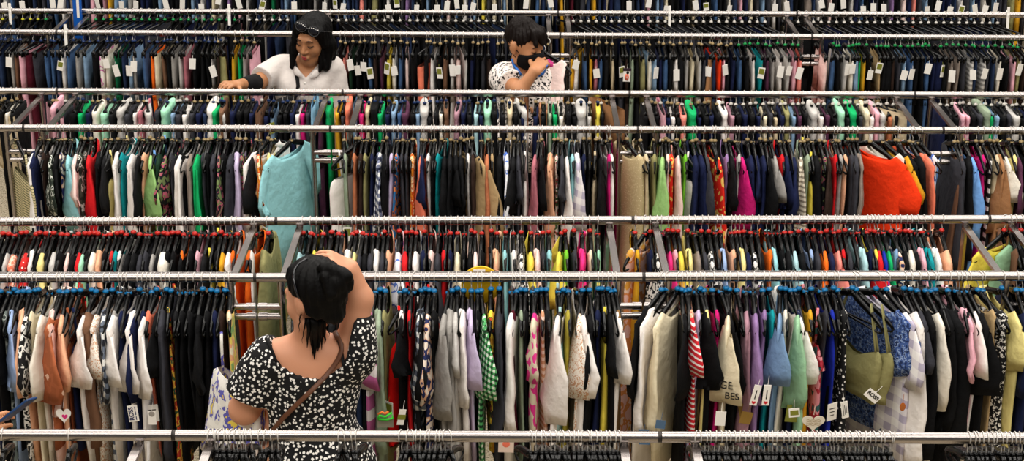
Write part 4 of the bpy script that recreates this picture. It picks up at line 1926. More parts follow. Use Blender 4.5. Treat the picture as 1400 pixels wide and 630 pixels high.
# ---- woman in the white shirt, facing us behind the leggings rail
Y2 = 8.8
hc = W(428, 51, Y2 - .02)
HR = rotz(-24) @ rotx(13) @ roty(6)
hp, hn, hl, HT = head_prims(hc, HR, 1.08)
root = link('person', None, None)
base = V(W(418, 90, Y2)[0], Y2 + .02, 0)
root.location = base
tag(root, 'woman with long black hair and sunglasses on head in white button shirt', 'person')
sL, sR = W(379, 95, Y2 + .03), W(453, 95, Y2 + .03)
eL, wL = W(352, 113, Y2 - .14), W(325, 116, Y2 - .34)
eR, wR = W(466, 150, Y2 + .03), W(452, 166, Y2 - .18)
tors = [('rc', W(384, 94, Y2 + .04), W(448, 94, Y2 + .04), .060, .060, .05), ('el', W(416, 120, Y2 + .03), (.150, .108, .16), None, .06), ('rc', W(398, 122, Y2 - .04), W(432, 122, Y2 - .04), .06, .06, .05), ('el', W(417, 175, Y2 + .03), (.135, .105, .18), None, .07), ('el', V(base[0], Y2 + .03, .95), (.17, .13, .14), None, .06)]
arms = [('rc', sL, eL, .056, .042, .03), ('rc', eL, wL, .041, .027, .02), ('rc', sR, eR, .056, .042, .03), ('rc', eR, wR, .041, .027, .02)]
neck = [('rc', W(421, 80, Y2 + .0), W(417, 100, Y2 + .03), .048, .055, .03), ('rc', W(416, 96, Y2 + .04), W(388, 96, Y2 + .04), .035, .04, .05), ('rc', W(416, 96, Y2 + .04), W(446, 96, Y2 + .04), .035, .04, .05)]
h1 = hand_prims(wL, W(306, 115, Y2 - .44) - wL, V(0, -.3, 1), V(.2, -1, 0), 1.0, (18, 30, 25), 15)
h2 = hand_prims(wR, V(-.3, -1, -.3), V(0, -.3, 1), V(-1, 0, 0), 1.0, (30, 40, 30), 15)
lg = legs(base[0], Y2 + .03, .10, .92, 0)
bo, bP, bF = build('body', lg + tors + neck + arms + hp + h1 + h2, SKIN_B, root, base, .005, hn, hl)
vtop = W(418, 107, Y2 - .08)


def cut2(X, Y, Z):
    # open collar: a V down from the neck on the front side only
    n = W(417, 96, Y2)
    half = np.clip((Z - vtop[2]) * 1.0, 0, .3)
    a = np.minimum(half - np.abs(X - vtop[0] - .0), (Y2 + .03) - Y)
    top = Z - (n[2] + .085 - .05 * np.abs(X - n[0]))
    hem = .86 - Z
    d = (eL - sL) / np.linalg.norm(eL - sL); e0 = sL + (eL - sL) * .80
    c1 = np.where(X < W(378, 100, Y2)[0], (X - e0[0]) * d[0] + (Y - e0[1]) * d[1] + (Z - e0[2]) * d[2], -9)
    d = (eR - sR) / np.linalg.norm(eR - sR); e1 = sR + (eR - sR) * .95
    c2 = np.where(X > W(446, 120, Y2)[0], (X - e1[0]) * d[0] + (Y - e1[1]) * d[1] + (Z - e1[2]) * d[2], -9)
    return np.maximum.reduce([np.broadcast_to(v, np.broadcast(X, Y, Z).shape) for v in (a, top, hem, c1, c2)])


def rip2(X, Y, Z):
    return .004 * np.sin(30 * X + 18 * Z) * np.sin(13 * Z + 11 * Y) + .002 * np.sin(61 * X - 40 * Z)


sleeves = [('rc', sL, sL + (eL - sL) * .78, .056, .060, .03), ('rc', sR, sR + (eR - sR) * .9, .060, .060, .03)]
sh, sP, sF = build('shirt', tors + sleeves + neck[1:], WSHIRT, root, base, .0055, grow=.012, cut=cut2, ripple=rip2, smooth=1)
bv2 = caster(np.concatenate([bP, sP]), np.concatenate([bF, sF + len(bP)]))
m = MB()
for a, b in (((400, 90), (413, 106)), ((440, 93), (424, 107))):
    A, B = W(a[0], a[1], Y2 - .03), W(b[0], b[1], Y2 - .11)
    m.tube([A - base, (A + B) / 2 + V(0, -.018, .002) - base, B - base], [.012, .020, .006], 8, up=(0, -1, 0), flat=.35)
m.obj('collar', [WSHIRT], root)
m = MB()
for a, b in ((417, 114), (416.5, 124), (416, 142), (416, 153)):
    p = on_skin(bv2, a, b, .002)
    if p is not None:
        m.ball(p - base, (.007, .004, .007), 8, 5)
m.obj('button', [M['paper']], root)
build('trousers', lg[:1] + [p for p in lg[1:] if p[2][2] > .06], JEAN, root, base, .009, grow=.014, cut=lambda X, Y, Z: np.maximum(Z - .97, .10 - Z) + 0 * X + 0 * Y)
shoes(root, base, base[0], Y2 + .03, BLACKM, 0)


def face_bits(root, base, HT, s, lips=True, lid=True, gaze=-1):
    for q in (-1, 1):
        m = MB()
        m.tube([HT(q * x, y, z) - base for x, y, z in ((.016, -.0935, .024), (.026, -.0955, .029), (.036, -.092, .029), (.046, -.082, .022))], [.0022, .0034, .003, .0016], 6)
        m.obj('eyebrow', [BROW], root)
    for q in (-1, 1):
        m = MB()
        m.tube([HT(q * x, y, z) - base for x, y, z in ((.018, -.0875, -.002), (.025, -.0915, -.0055), (.033, -.0915, -.0065), (.041, -.0865, -.003), (.047, -.080, .001))], [.0012, .0024, .0028, .0026, .0014], 6)
        m.obj('eyelash', [BROW], root)
    if lips:
        m = MB()
        m.tube([HT(x, y, z) - base for x, y, z in ((-.022, -.090, -.067), (-.010, -.099, -.0625), (0, -.1005, -.0645), (.010, -.099, -.0625), (.022, -.090, -.067))], [.0015, .004, .004, .004, .0015], 7)
        m.tube([HT(x, y, z) - base for x, y, z in ((-.020, -.090, -.069), (-.009, -.0985, -.073), (.009, -.0985, -.073), (.020, -.090, -.069))], [.0015, .0048, .0048, .0015], 7)
        m.obj('lips', [LIP], root)


face_bits(root, base, HT, 1.08)
hs = 1.08
cap = [('el', HT(0, .016, .034), V(.086, .104, .092) * hs, HR, .02)]
locks = [('rc', W(408, 36, Y2 - .06), W(402, 70, Y2 - .04), .026, .024, .015), ('rc', W(402, 66, Y2 - .04), W(399, 92, Y2 - .06), .024, .010, .015),
         ('rc', W(437, 36, Y2 - .07), W(449, 62, Y2 - .03), .036, .040, .02), ('rc', W(449, 60, Y2 - .03), W(446, 92, Y2 - .05), .040, .022, .02), ('rc', W(452, 66, Y2 + .02), W(455, 88, Y2 + .0), .036, .012, .02), ('rc', W(440, 70, Y2 - .05), W(437, 98, Y2 - .07), .020, .007, .015),
         ('rc', W(412, 34, Y2 - .09), W(436, 44, Y2 - .11), .018, .026, .02), ('rc', W(436, 44, Y2 - .10), W(443, 60, Y2 - .08), .024, .022, .02), ('rc', W(428, 40, Y2 + .08), W(428, 90, Y2 + .10), .085, .07, .03)]
fp2 = faceplane(hc, HR, hs, .035)
f_lo, f_hi = bounds(cap + locks, .03)
fl = Field(f_lo, f_hi, .005)
for p in cap:
    fl.prim(p)
X, Y, Z = fl.grid()
fl.D = np.maximum(fl.D, fp2(X, Y, Z).astype(np.float32))
for p in locks:
    fl.prim(p)
fl.D = fl.D + strands(hc, 30, .0022)(X, Y, Z).astype(np.float32)
skin_obj('hair', fl, HAIR, root, base, 1)
# sunglasses pushed up on her hair
sg = link('sunglasses', None, None, hc)
tag(sg, 'black sunglasses pushed up on the hair of the white shirt woman', 'sunglasses')
fr_ = lambda x, y, z: HT(x + .020, y + .016, z + .002 - .15 * x) - hc
m = MB()
for q in (-1, 1):
    m.tube([fr_(q * .034 + .029 * math.cos(a), -.098 + .014 * math.sin(a), .088 + .018 * math.sin(a) + q * 0) for a in [2 * PI * i / 14 for i in range(14)]], .0024, 6, closed=True)
    m.tube([fr_(q * .060, -.09, .094), fr_(q * .080, -.05, .080), fr_(q * .076, .0, .05)], .0024, 6)
m.tube([fr_(-.009, -.100, .092), fr_(0, -.102, .095), fr_(.009, -.100, .092)], .003, 6)
m.obj('frame', [new_mat('dark_frame', '2a2a2c', .25, .3)], sg)
m = MB()
for q in (-1, 1):
    for i in range(5):
        m.ball(fr_(q * (.012 + .011 * i), -.100 + .002 * i, .104 - .0012 * (i - 2) ** 2), .0026, 6, 4)
m.obj('stud_trim', [M['paper']], sg)
for q in (-1, 1):
    m = MB()
    Rl = HR @ rotx(-25)
    m.ball(fr_(q * .034, -.098, .088), (.027, .004, .018), 14, 7, Rl)
    m.obj('lens', [GLASSM], sg)
bag = link('crossbody_bag', None, None, base)
tag(bag, 'black crossbody bag on a black strap over the white shirt', 'bag')
m = MB()
q = [on_skin(bv2, a, b, .006) for a, b in ((403, 84), (404, 92), (405, 100), (407, 110), (408, 118), (406, 128), (402, 137), (397, 146))]
q = [p - base for p in q if p is not None]
m.tube(q, .010, 8, up=(0, -1, .2), flat=.3)
m.obj('strap', [BLACKM], bag)
m = MB()
c = W(392, 150, Y2 - .17) - base
m.box(c, (.13, .06, .14), roty(-18))
bb = m.obj('pouch', [BLACKM], bag, False)
bm_ = bb.modifiers.new('round', 'BEVEL'); bm_.width = .02; bm_.segments = 3
m = MB()
d0 = eL + (wL - eL) * .12; d1 = eL + (wL - eL) * .72
m.tube([d0 - base, (d0 + d1) / 2 - base, d1 - base], [.050, .043, .036], 12)
m.obj('cuff', [BLACKM], root)

# ---- woman in the mask
Y3 = 8.82
hc = W(718, 60, Y3 - .02)
HR = rotz(52) @ rotx(14) @ roty(-4)
hp, hn, hl, HT = head_prims(hc, HR, 1.06)
root = link('person', None, None)
base = V(W(716, 90, Y3)[0], Y3 + .02, 0)
root.location = base
tag(root, 'woman with short dark hair in black mask and white leopard print blouse', 'person')
sL, sR = W(686, 106, Y3 + .04), W(742, 106, Y3 + .06)
eL, wL = W(711, 124, Y3 - .18), W(731, 97, Y3 - .18)
eR, wR = W(754, 160, Y3 + .06), W(746, 168, Y3 - .14)
tors = [('rc', W(694, 106, Y3 + .04), W(736, 106, Y3 + .05), .060, .060, .05), ('el', W(717, 130, Y3 + .02), (.145, .108, .16), rotz(20), .06), ('rc', W(712, 132, Y3 - .06), W(736, 132, Y3 - .05), .06, .06, .05), ('el', W(717, 180, Y3 + .02), (.138, .108, .18), None, .07), ('el', V(base[0], Y3 + .03, .95), (.17, .13, .14), None, .06)]
arms = [('rc', sL, eL, .055, .041, .03), ('rc', eL, wL, .040, .027, .02), ('rc', sR, eR, .055, .042, .03), ('rc', eR, wR, .040, .027, .02)]
neck = [('rc', W(712, 78, Y3 + .01), W(713, 100, Y3 + .03), .050, .056, .03), ('rc', W(714, 98, Y3 + .03), W(692, 106, Y3 + .04), .035, .04, .05), ('rc', W(714, 98, Y3 + .03), W(742, 106, Y3 + .02), .035, .04, .05)]
h1 = hand_prims(wL, W(746, 79, Y3 - .10) - wL, V(-.3, -.9, .3), V(-.6, 0, .8), 1.0, (22, 45, 40), 25)
h2 = hand_prims(wR, V(0, -.6, 1), V(0, -.9, -.3), V(-1, 0, 0), 1.0, (30, 50, 40), 15)
lg = legs(base[0], Y3 + .03, .10, .92, 20)
bo, bP, bF = build('body', lg + tors + neck + arms + hp + h1 + h2, SKIN_C, root, base, .005, hn, hl)
vt3 = W(718, 108, Y3 - .08)


def cut3(X, Y, Z):
    n = W(714, 98, Y3)
    half = np.clip((Z - vt3[2]) * .8, 0, .3)
    a = np.minimum(half - np.abs(X - vt3[0]), (Y3 + .02) - Y)
    top = Z - (n[2] + .085 - .05 * np.abs(X - n[0]))
    d = (eL - sL) / np.linalg.norm(eL - sL); e0 = sL + (eL - sL) * .62
    near = (X < W(722, 110, Y3)[0]) & (Y < Y3 - .02)
    b = np.where(near, (X - e0[0]) * d[0] + (Y - e0[1]) * d[1] + (Z - e0[2]) * d[2], -9)
    return np.maximum.reduce([np.broadcast_to(v, np.broadcast(X, Y, Z).shape) for v in (a, top, .82 - Z, np.minimum(b, .05))])


sleeves = [('rc', sL, sL + (eL - sL) * .55, .066, .078, .03), ('rc', sR, sR + (eR - sR) * .8, .066, .072, .03)]
sh, sP, sF = build('blouse', tors[:2] + tors[3:] + [tors[2]] + sleeves + neck[1:] + [('el', V(base[0], Y3 + .03, .92), (.19, .15, .14), None, .08)], LEO, root, base, .0055, grow=.012, cut=cut3, ripple=rip2, smooth=1)
bv3 = caster(np.concatenate([bP, sP]), np.concatenate([bF, sF + len(bP)]))
build('trousers', lg[:1] + [p for p in lg[1:] if p[2][2] > .06], JEAN, root, base, .009, grow=.014, cut=lambda X, Y, Z: np.maximum(Z - .97, .10 - Z) + 0 * X + 0 * Y)
shoes(root, base, base[0], Y3 + .03, BLACKM, 20)
face_bits(root, base, HT, 1.06, lips=False)
hs = 1.06
# mask follows the lower face
mk = [p for p in hp[:14]]


def cutm(X, Y, Z):
    c, R = hc, HR
    y = (X - c[0]) * R[0, 1] + (Y - c[1]) * R[1, 1] + (Z - c[2]) * R[2, 1]
    z = (X - c[0]) * R[0, 2] + (Y - c[1]) * R[1, 2] + (Z - c[2]) * R[2, 2]
    return np.maximum.reduce([y + .016, z + .010 + (y + .10) * .30, -.122 - z])


build('face_mask', mk + [('rc', HT(0, -.09, -.03), HT(0, -.085, -.09), .022, .02, .03)], BLACKM, root, base, .0045, grow=.007, cut=cutm, smooth=2)
for q in (-1, 1):
    m = MB()
    m.tube([HT(q * x, y, z) - base for x, y, z in ((.058, -.030, -.035), (.072, .0, -.012), (.082, .020, .012), (.086, .032, .0))], .0022, 5)
    m.tube([HT(q * x, y, z) - base for x, y, z in ((.052, -.030, -.085), (.066, .0, -.055), (.076, .024, -.036))], .0022, 5)
    m.obj('ear_loop', [BLACKM], root)
cap = [('el', HT(0, .014, .038), V(.078, .099, .082) * hs, HR, .02)]
fp3 = faceplane(hc, HR, hs, .020)
locks = [('rc', HT(0, -.01, .108), HT(.0, -.080, .085), .030, .024, .03), ('rc', HT(-.03, -.06, .095), HT(-.045, -.094, .050), .024, .014, .02), ('rc', HT(.0, -.075, .090), HT(.0, -.108, .050), .024, .014, .02), ('rc', HT(.035, -.06, .090), HT(.045, -.092, .046), .024, .014, .02),
         ('rc', HT(-.025, .05, .09), HT(-.035, .07, .03), .034, .028, .03), ('rc', HT(.025, .05, .09), HT(.035, .07, .03), .034, .028, .03), ('rc', HT(0, .075, .04), HT(0, .068, -.05), .045, .03, .03), ('rc', HT(0, .02, .115), HT(0, .07, .095), .028, .028, .03)]
f_lo, f_hi = bounds(cap + locks, .03)
fl = Field(f_lo, f_hi, .005)
for p in cap:
    fl.prim(p)
X, Y, Z = fl.grid()
fl.D = np.maximum(fl.D, fp3(X, Y, Z).astype(np.float32))
for p in locks:
    fl.prim(p)
fl.D = fl.D + strands(hc, 24, .003)(X, Y, Z).astype(np.float32)
skin_obj('hair', fl, HAIR2, root, base, 1)
for pl in (((701, 80), (703, 88), (707, 96), (712, 103)), ((736, 104), (742, 101), (745, 96), (747, 90))):
    q = [on_skin(bv3, a, b, .004) for a, b in pl]
    q = [p - base for p in q if p is not None]
    if len(q) > 1:
        m = MB()
        m.tube(q, .008, 6, up=(0, -1, 0), flat=.4)
        m.obj('lanyard', [LANY], root)
# what she is holding
P = W(748, 57, Y3 + .10)
hang = clothes_hanger(P, math.radians(56), .42, None, 'black hanger held up by the masked woman with a pale lace top', None)
rng = random.Random(9)
g = link('tank_top', garment_mesh('tank', 'blush', rng, {'T': .012, 'L': .50}), None, P + V(0, -.004, 0), (0, .42, math.radians(56)))
tag(g, 'pale pink lace top with tag held on a hanger by the masked woman', 'tank top')
price_tag(g, -.16, -.30, rng, 'o', .07, .04)
m = MB(); m.tube([(0, -.03, -.10), (0, -.055, -.12), (0, -.08, -.125)], [.014, .020, .012], 8); m.obj('neck_label', [new_mat('magenta_satin', 'c02a78', .5)], g)

# ---- shopper at the picture's edge: arm and phone reach into view
Y4 = 5.0
base = V(W(0, 590, Y4)[0] - .52, Y4, 0)
root = link('person', None, None)
root.location = base
tag(root, 'shopper at the picture edge whose hand holds a blue phone', 'person')
wv = W(-30, 600, Y4)
sh_ = base + V(.17, 0, 1.38)
el_ = base + V(.24, -.05, 1.09)
hcb = base + V(0, 0, 1.56)
hp, hn, hl, HT = head_prims(hcb, rotz(80), 1.05)
tors = [('rc', base + V(-.14, 0, 1.38), base + V(.14, 0, 1.38), .06, .06, .05), ('el', base + V(0, 0, 1.22), (.16, .11, .18), None, .06), ('el', base + V(0, 0, 1.03), (.14, .105, .16), None, .06), ('el', base + V(0, 0, .94), (.17, .13, .13), None, .06), ('rc', hcb + V(0, .01, -.08), base + V(0, .01, 1.40), .048, .055, .03)]
arms = [('rc', sh_, el_, .054, .044, .03), ('rc', el_, wv, .043, .030, .02), ('rc', base + V(-.18, 0, 1.38), base + V(-.25, .02, 1.10), .054, .044, .03), ('rc', base + V(-.25, .02, 1.10), base + V(-.20, -.12, .90), .042, .03, .02)]
fw = W(24, 562, Y4 - .02) - wv
h1 = hand_prims(wv, fw, V(-.25, -.9, .55), V(-.5, .1, 1), 1.02, (20, 42, 34), 15, 3)
h2 = hand_prims(base + V(-.20, -.12, .90), V(.1, -.3, -1), V(-1, 0, 0), V(0, -1, 0), 1.0)
lg = legs(base[0], Y4, .10, .92, 90)
build('body', lg + tors + arms + hp + h1 + h2, SKIN_C, root, base, .0055, hn, hl)
GREYT = new_mat('dark_grey_tee_cloth', '2c2c30', .9)
dE = (el_ - sh_) / np.linalg.norm(el_ - sh_); e0 = sh_ + (el_ - sh_) * .7
build('shirt', tors[:4] + [('rc', sh_, sh_ + (el_ - sh_) * .6, .064, .066, .03), ('rc', base + V(-.18, 0, 1.38), base + V(-.23, .01, 1.2), .064, .066, .03)], GREYT, root, base, .008, grow=.012,
      cut=lambda X, Y, Z: np.maximum(.88 - Z, Z - 1.44) + 0 * X + 0 * Y)
build('trousers', lg[:1] + [p for p in lg[1:] if p[2][2] > .06], JEAN, root, base, .010, grow=.014, cut=lambda X, Y, Z: np.maximum(Z - .95, .10 - Z) + 0 * X + 0 * Y)
shoes(root, base, base[0], Y4, BLACKM, 90)
build('hair', [('el', HT(0, .016, .040), V(.088, .105, .098) * 1.05, rotz(80), .02)], HAIR2, root, base, .006, cut=faceplane(hcb, rotz(80), 1.05, .02))
ph = link('phone', None, None, W(24, 560, Y4 - .035))
tag(ph, 'dark blue phone in the hand reaching in at the edge', 'phone')
Rp = roty(-38) @ rotx(68)
m = MB(); m.box((0, 0, 0), (.135, .009, .066), Rp)
b_ = m.obj('phone_body', [new_mat('blue_phone_case', '1c3a66', .35, 0, .5)], ph, False)
md = b_.modifiers.new('round', 'BEVEL'); md.width = .004; md.segments = 3
m = MB(); m.box(Rp @ V(0, .0047, 0), (.125, .0006, .058), Rp)
m.obj('screen', [GLASSM], ph, False)
# white, blue and yellow printed top over her bent arm
rng = random.Random(12)
Pd = W(330, 492, Y1 + .17)
g = link('halter_top', garment_mesh('cami', 'yellow-purple floral', rng, {'T': .035, 'L': .42, 'a': .02, 'fl': .04}), None, Pd + V(0, 0, .14), (0, .12, math.radians(38)))
tag(g, 'white top with blue and yellow print draped over her bent arm', 'halter top')
# ------------------------------------------------------------------ tags, cards and lettering that can be read or recognised
bpy.context.view_layer.update()


def child_at(parent, px, py, Y):
    """local frame of parent for the point at distance Y in column px, line py"""
    return parent.matrix_world.inverted() @ Vector(W(px, py, Y))


def heart(m, c, R, w, h, t, n=28):
    pts = []
    for i in range(n):
        a = 2 * PI * i / n
        pts.append((16 * math.sin(a) ** 3 / 32 * w, (13 * math.cos(a) - 5 * math.cos(2 * a) - 2 * math.cos(3 * a) - math.cos(4 * a)) / 29 * h))
    f = [c + R @ V(x, -t / 2, z) for x, z in pts]
    b = [c + R @ V(x, t / 2, z) for x, z in pts]
    m.add(f + b, [tuple(range(n)), tuple(range(2 * n - 1, n - 1, -1))] + [(i, (i + 1) % n, n + (i + 1) % n, n + i) for i in range(n)])


def text_on(parent, body, loc, size, rot, mat, name='lettering', sx=1.0, bold=.0):
    cu = bpy.data.curves.new(name, 'FONT')
    cu.body = body
    cu.size = size
    cu.align_x = 'CENTER'; cu.align_y = 'CENTER'
    cu.extrude = .0004
    cu.offset = bold
    cu.materials.append(mat)
    t = bpy.data.objects.new(name, cu)
    COL.objects.link(t)
    me = bpy.data.meshes.new_from_object(t.evaluated_get(bpy.context.evaluated_depsgraph_get()))
    bpy.data.objects.remove(t)
    if not me.materials:
        me.materials.append(mat)
    o = link(name, me, parent, loc, rot)
    o.scale = (sx, 1, 1)
    return o


def card(parent, px, py, Y, w, h, mats, yaw=0.0, roll=0.0, name='price_tag', shape='box', extra=None):
    """a card hanging from the garment it belongs to; (px, py) is its middle"""
    c = V(*child_at(parent, px, py, Y))
    back = parent.matrix_world.to_3x3().inverted()
    R = np.array(back @ Matrix.Rotation(math.radians(yaw), 3, 'Z') @ Matrix.Rotation(math.radians(roll), 3, 'Y'))
    m = MB()
    if shape == 'box':
        m.box(c, (w, .002, h), R)
    elif shape == 'heart':
        heart(m, c, R, w, h, .002)
    elif shape == 'oval':
        m.ball(c, (w / 2, .002, h / 2), 20, 10, R)
    if extra:
        extra(m, c, R)
    m.tube([c + R @ V(0, 0, h * .48), c + R @ V(.004, .012, h * .5 + .03)], .0008, 4)
    o = m.obj(name, mats, parent, False)
    return o, c, R


YA = RLINE['A'][0][1]
G_ = lambda r, p: SPECIAL[min((k for k in SPECIAL if k[0] == r), key=lambda k: abs(k[1] - p))]
# price card with the shop's name set sideways, and its twin on the olive bralette
g = G_('A', 186)
o, c, R = card(g, 182, 565, YA - .275, .036, .066, [M['paper']], 8, -4)
rr = Matrix(R.tolist()) @ Matrix.Rotation(PI / 2, 3, 'X') @ Matrix.Rotation(PI / 2, 3, 'Z')
text_on(o, 'ROSS', c + R @ V(-.006, -.0016, 0), .023, rr.to_euler(), M['ink'], bold=.0006)
m = MB(); m.mi = 0
for i in range(3):
    m.box(c + R @ V(.009, -.0012, .020 - .02 * i), (.003, .0012, .014), R)
m.obj('small_print', [M['ink']], o, False)
g = G_('A', 1210)
o, c, R = card(g, 1193, 541, YA - .33, .055, .036, [M['paper']], -10, 38)
rr = Matrix(R.tolist()) @ Matrix.Rotation(PI / 2, 3, 'X')
text_on(o, 'ROSS', c + R @ V(.0, -.0016, 0.002), .020, rr.to_euler(), M['inkblack'], bold=.0006)
# heart cards
g = G_('A', 90)
o, c, R = card(g, 87, 567, YA - .27, .056, .060, [M['paper']], 0, 0, 'heart_card', 'heart')
m = MB(); heart(m, c + R @ V(.004, -.0016, -.006), R, .022, .020, .001); m.obj('heart_print', [M['pinkink']], o, False)
g = G_('A', 202)
o, c, R = card(g, 208, 571, YA - .26, .030, .055, [M['paper']], 0, 0, 'price_tag')
m = MB(); m.ball(c + R @ V(0, -.001, .016), (.011, .001, .011), 14, 8, R); m.obj('round_print', [new_mat('grey_ink', '9a948c', .6)], o, False)
for p, a, b, t in ((1035, 1033, 540, 12), (1046, 1048, 540, 4)):
    g = G_('A', p)
    o, c, R = card(g, a, b, YA - .285, .027, .082, [M['paper']], 5, t, 'heart_card')
    m = MB(); heart(m, c + R @ V(0, -.0014, -.030), R, .016, .014, .001); m.obj('heart_print', [M['redink']], o, False)
    m = MB()
    m.box(c + R @ V(0, -.0012, .002), (.004, .001, .036), R)
    m.obj('small_print', [M['inkblack']], o, False)
g = G_('A', 1121)
o, c, R = card(g, 1112, 577, YA - .30, .085, .062, [new_mat('cream_card', 'd9cfbc', .6)], 0, 0, 'heart_card', 'heart')
m = MB()
for i in range(4):
    m.tube([c + R @ V(-.026 + .052 * k / 8, -.0016, .010 - .007 * i + .0022 * math.sin(k * 2.1 + i)) for k in range(9)], .0006, 4)
m.obj('script_print', [M['kraft']], o)
g = G_('A', 1022)
card(g, 1020, 571, YA - .26, .045, .048, [M['kraft']], 10, 14)
g = G_('A', 1087)
def _oc(m, c, R):
    m.mi = 1
    m.box(c + R @ V(0, -.0006, 0), (.030, .0022, .020), R)
    m.mi = 0
card(g, 1086, 564, YA - .29, .040, .036, [M['paper'], M['olive_card']], 0, -6, extra=_oc)
g = G_('A', 537)
card(g, 549, 570, YA - .28, .026, .062, [M['paper'], M['olive_card']], 20, 12, extra=_oc)
g = G_('A', 897)
card(g, 903, 580, YA - .27, .036, .034, [M['bluecard']], 0, 6)
g = G_('A', 1141)
o, c, R = card(g, 1155, 560, YA - .27, .026, .068, [M['paper']], 10, -10)
m = MB()
for i in range(3):
    m.box(c + R @ V(-.006 + .006 * i, -.0013, 0), (.002, .001, .05 - .01 * i), R)
m.obj('small_print', [M['inkblack']], o, False)
g = G_('A', 990)
card(g, 985, 572, YA - .27, .038, .058, [M['paper']], 0, 3)
g = G_('A', 694)
o, c, R = card(g, 692, 608, YA - .24, .058, .062, [new_mat('blush_card', 'dcc3b2', .6)], 0, 2)
m = MB(); m.ball(c + R @ V(0, -.001, .004), (.014, .0012, .014), 16, 8, R); m.obj('round_print', [M['coralink']], o, False)
g = G_('A', 516)
o, c, R = card(g, 527, 578, YA - .27, .060, .036, [new_mat('grey_card', '8e8a78', .6)], 0, 0)
m = MB()
m.tube([c + R @ V(x, -.004, z) for x, z in ((-.026, .018), (-.022, .034), (0, .026), (.024, .044), (.028, .022), (.008, .016), (-.026, .018))], .005, 6)
m.obj('neon_hook', [M['neon']], o)
m = MB()
m.tube([c + R @ V(x, -.002, z) for x, z in ((-.026, .036), (-.010, .046), (0, .038), (.012, .048))], .005, 6)
m.obj('neon_tip', [M['neonorange']], o)
g = G_('A', 1246)
o, c, R = card(g, 1234, 556, YA - .24, .022, .034, [new_mat('amber_bead', 'a8591c', .25, 0, .5)], 0, 0, 'bead_pendant', 'oval')
# printed words on the cream tee and the white tank
def print_on(g, txt, px, py, size, mat, sx=1.0):
    bpy.context.view_layer.update()
    me = g.data
    bv = BVHTree.FromPolygons([v.co for v in me.vertices], [tuple(p.vertices) for p in me.polygons])
    inv = g.matrix_world.inverted()
    o_ = inv @ Vector((0, 0, CAMZ))
    d_ = (inv.to_3x3() @ Vector(ray(px, py))).normalized()
    hit = bv.ray_cast(o_, d_)
    if hit[0] is None:
        print('NO PRINT', txt)
        return
    n = hit[1] if hit[1].dot(d_) < 0 else -hit[1]
    n = (n + 2.0 * (inv.to_3x3() @ Vector((0, -1, .1)))).normalized()
    zax = Vector((0, 0, 1)); xax = zax.cross(n); xax = xax.normalized() * 1
    yax = n.cross(xax).normalized()
    rot = Matrix((xax, yax, n)).transposed().to_euler()
    text_on(g, txt, hit[0] + n * .006 - d_ * .012, size, rot, mat, 'printed_words', sx, .0004)


g = G_('A', 990)
print_on(g, 'GE', 993, 526, .042, M['inkblack'])
print_on(g, 'BES', 1001, 541, .036, M['inkblack'])
# folded picture card on the trouser rail
g = G_('E', 857)
YE = rail_px('E', 857)[1]
o, c, R = card(g, 857, 103, YE - .22, .040, .074, [M['paper']], 0, 2, 'picture_card')
m = MB(); m.box(c + R @ V(0, -.001, .034), (.048, .004, .016), R); m.obj('card_top', [M['darkcard']], o, False)
m = MB()
m.tube([c + R @ V(x, -.002, z) for x, z in ((-.002, .008), (-.006, -.006), (-.004, -.026))], .0045, 6)
m.tube([c + R @ V(x, -.002, z) for x, z in ((.004, .006), (.008, -.010), (.004, -.028))], .0045, 6)
m.obj('figure_print', [M['coralink']], o)
m = MB(); m.ball(c + R @ V(.004, -.0018, .016), (.008, .001, .009), 10, 6, R); m.obj('hair_print', [M['inkblack']], o)

# yellow round sign behind the blue-clip rail
P = rail_px('A', 657)
root = link('round_sign', None, None, P + V(0, .06, -.055))
tag(root, 'yellow round sign with white label behind the blue-clip rail', 'sign')
m = MB()
m.tube([(0, -.004, 0), (0, .004, 0)], .075, 36, up=(0, 0, 1))
auto_smooth(m.obj('disc', [new_mat('yellow_plastic', 'e8b81a', .4, 0, .4)], root))
m = MB(); m.box((-.006, -.006, .050), (.045, .002, .028)); m.obj('label_panel', [M['paper']], root, False)
m = MB()
for i in range(3):
    m.box((-.006, -.0075, .058 - .007 * i), (.036 - .006 * (i % 2), .001, .0022))
m.obj('small_print', [new_mat('pale_ink', 'b0a8a0', .6)], root, False)
m = MB(); m.tube([(0, 0, .02), (0, -.03, .045), (0, -.06, .046)], .003, 6); m.obj('hook', [M['steel']], root)
# blue upright sign at the end of the slanted hangers
P = rail_px('F', 109)
root = link('sign_panel', None, None, V(P[0], P[1] - .05, 0))
tag(root, 'bright blue upright sign panel with a white strip, between two far rails', 'sign')
m = MB(); m.box((0, 0, 1.42), (.050, .018, .42), roty(2)); m.obj('panel', [new_mat('bright_blue_plastic', '0b56b0', .4, 0, .4)], root, False)
m = MB(); m.box((.006, -.0098, 1.435), (.016, .002, .12), roty(2)); m.obj('strip', [M['paper']], root, False)
m = MB(); m.tube([(0, .0, .02), (0, 0, 1.24)], .010, 10); m.tube([(0, 0, .0), (0, 0, .02)], [.14, .13], 20); m.obj('stand', [M['chrome']], root)
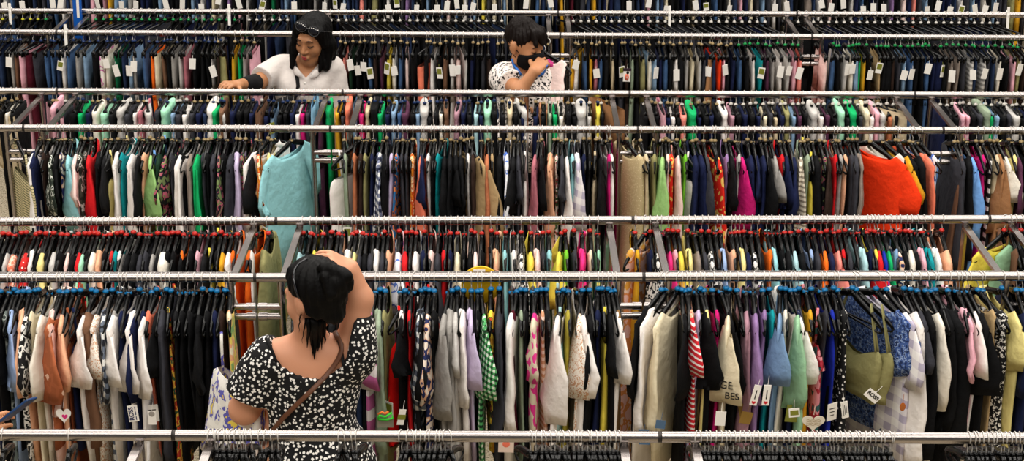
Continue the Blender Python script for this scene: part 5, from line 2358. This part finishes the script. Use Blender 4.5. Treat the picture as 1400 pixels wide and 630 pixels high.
# white dividers standing over the far rails
for r, px, lb in (('E', 91, 'white plastic rail divider below the blue sign panel'), ('F', 15, 'white plastic rail divider among the yellow size clips'), ('F', 314, 'white plastic rail divider above the olive skirt'), ('F', 1377, 'white plastic rail divider near the end of green size clips'), ('F', 915, 'white plastic rail divider above the denim trousers past the picture card')):
    P = rail_px(r, px)
    root = link('rail_divider', None, None, P)
    tag(root, lb, 'rail divider', 'white rail dividers')
    m = MB()
    m.tube([(0, .021 * math.sin(a), .021 * math.cos(a)) for a in [2 * PI * i / 16 for i in range(16)]], .007, 6, closed=True, up=(1, 0, 0))
    m.obj('ring', [M['paper']], root)
    m = MB(); m.box((0, -.024, -.012), (.016, .004, .13), rotx(-8)); m.obj('plate', [M['paper']], root, False)
# ------------------------------------------------------------------ floor, room, light
fm = new_mat('speckled_terrazzo', 'b4a68c', .55)
nt = fm.node_tree
tc = nt.nodes.new('ShaderNodeTexCoord')
vo = nt.nodes.new('ShaderNodeTexNoise'); vo.inputs['Scale'].default_value = 90; vo.inputs['Detail'].default_value = 4
rp = ramp_node(nt, [(0, '5c5244'), (.40, 'a09278'), (.48, 'bcae94'), (.60, 'd6cab2')])
nt.links.new(tc.outputs['Object'], vo.inputs['Vector']); nt.links.new(vo.outputs['Fac'], rp.inputs[0]); nt.links.new(rp.outputs[0], nt.nodes['Principled BSDF'].inputs['Base Color'])
m = MB(); m.box((0, 8, -.05), (24, 26, .1))
o = m.obj('floor', [fm], None, False); o['kind'] = 'structure'
wm = new_mat('wall_paint', 'cfcac2', .8)
m = MB(); m.box((0, 21.05, 3), (24, .1, 6)); o = m.obj('wall_back', [wm], None, False); o['kind'] = 'structure'

for i, yy in enumerate((1.5, 4.2, 6.9, 9.6, 12.3)):
    ld = bpy.data.lights.new('ceiling_lamp', 'AREA')
    ld.shape = 'RECTANGLE'; ld.size = 11; ld.size_y = 1.5
    ld.energy = 290
    ld.color = (1.0, .955, .89)
    lo = link('ceiling_lamp', ld, None, (0, yy, 5.4))
wd = bpy.data.worlds.new('world'); SC.world = wd
wd.use_nodes = True
bg = wd.node_tree.nodes['Background']
bg.inputs['Color'].default_value = (1.0, .97, .93, 1)
bg.inputs['Strength'].default_value = .10
vs = SC.view_settings
vs.view_transform = 'Standard'; vs.look = 'None'; vs.exposure = 0.0; vs.gamma = 1.0
vs.use_curve_mapping = False
dup = {k: v for k, v in ALL_LABELS.items() if len(v) > 1 and not (v[0][1] and len({g for _, g in v}) == 1 and ('hidden' in k or 'black hanger ' in k and 'closest' in k))}
for k, v in list(dup.items())[:60]:
    print('DUP', k, [a for a, _ in v])
for k in ALL_LABELS:
    n = len(k.replace(',', '').split())
    if n > 16 or n < 4:
        print('LEN', n, k)
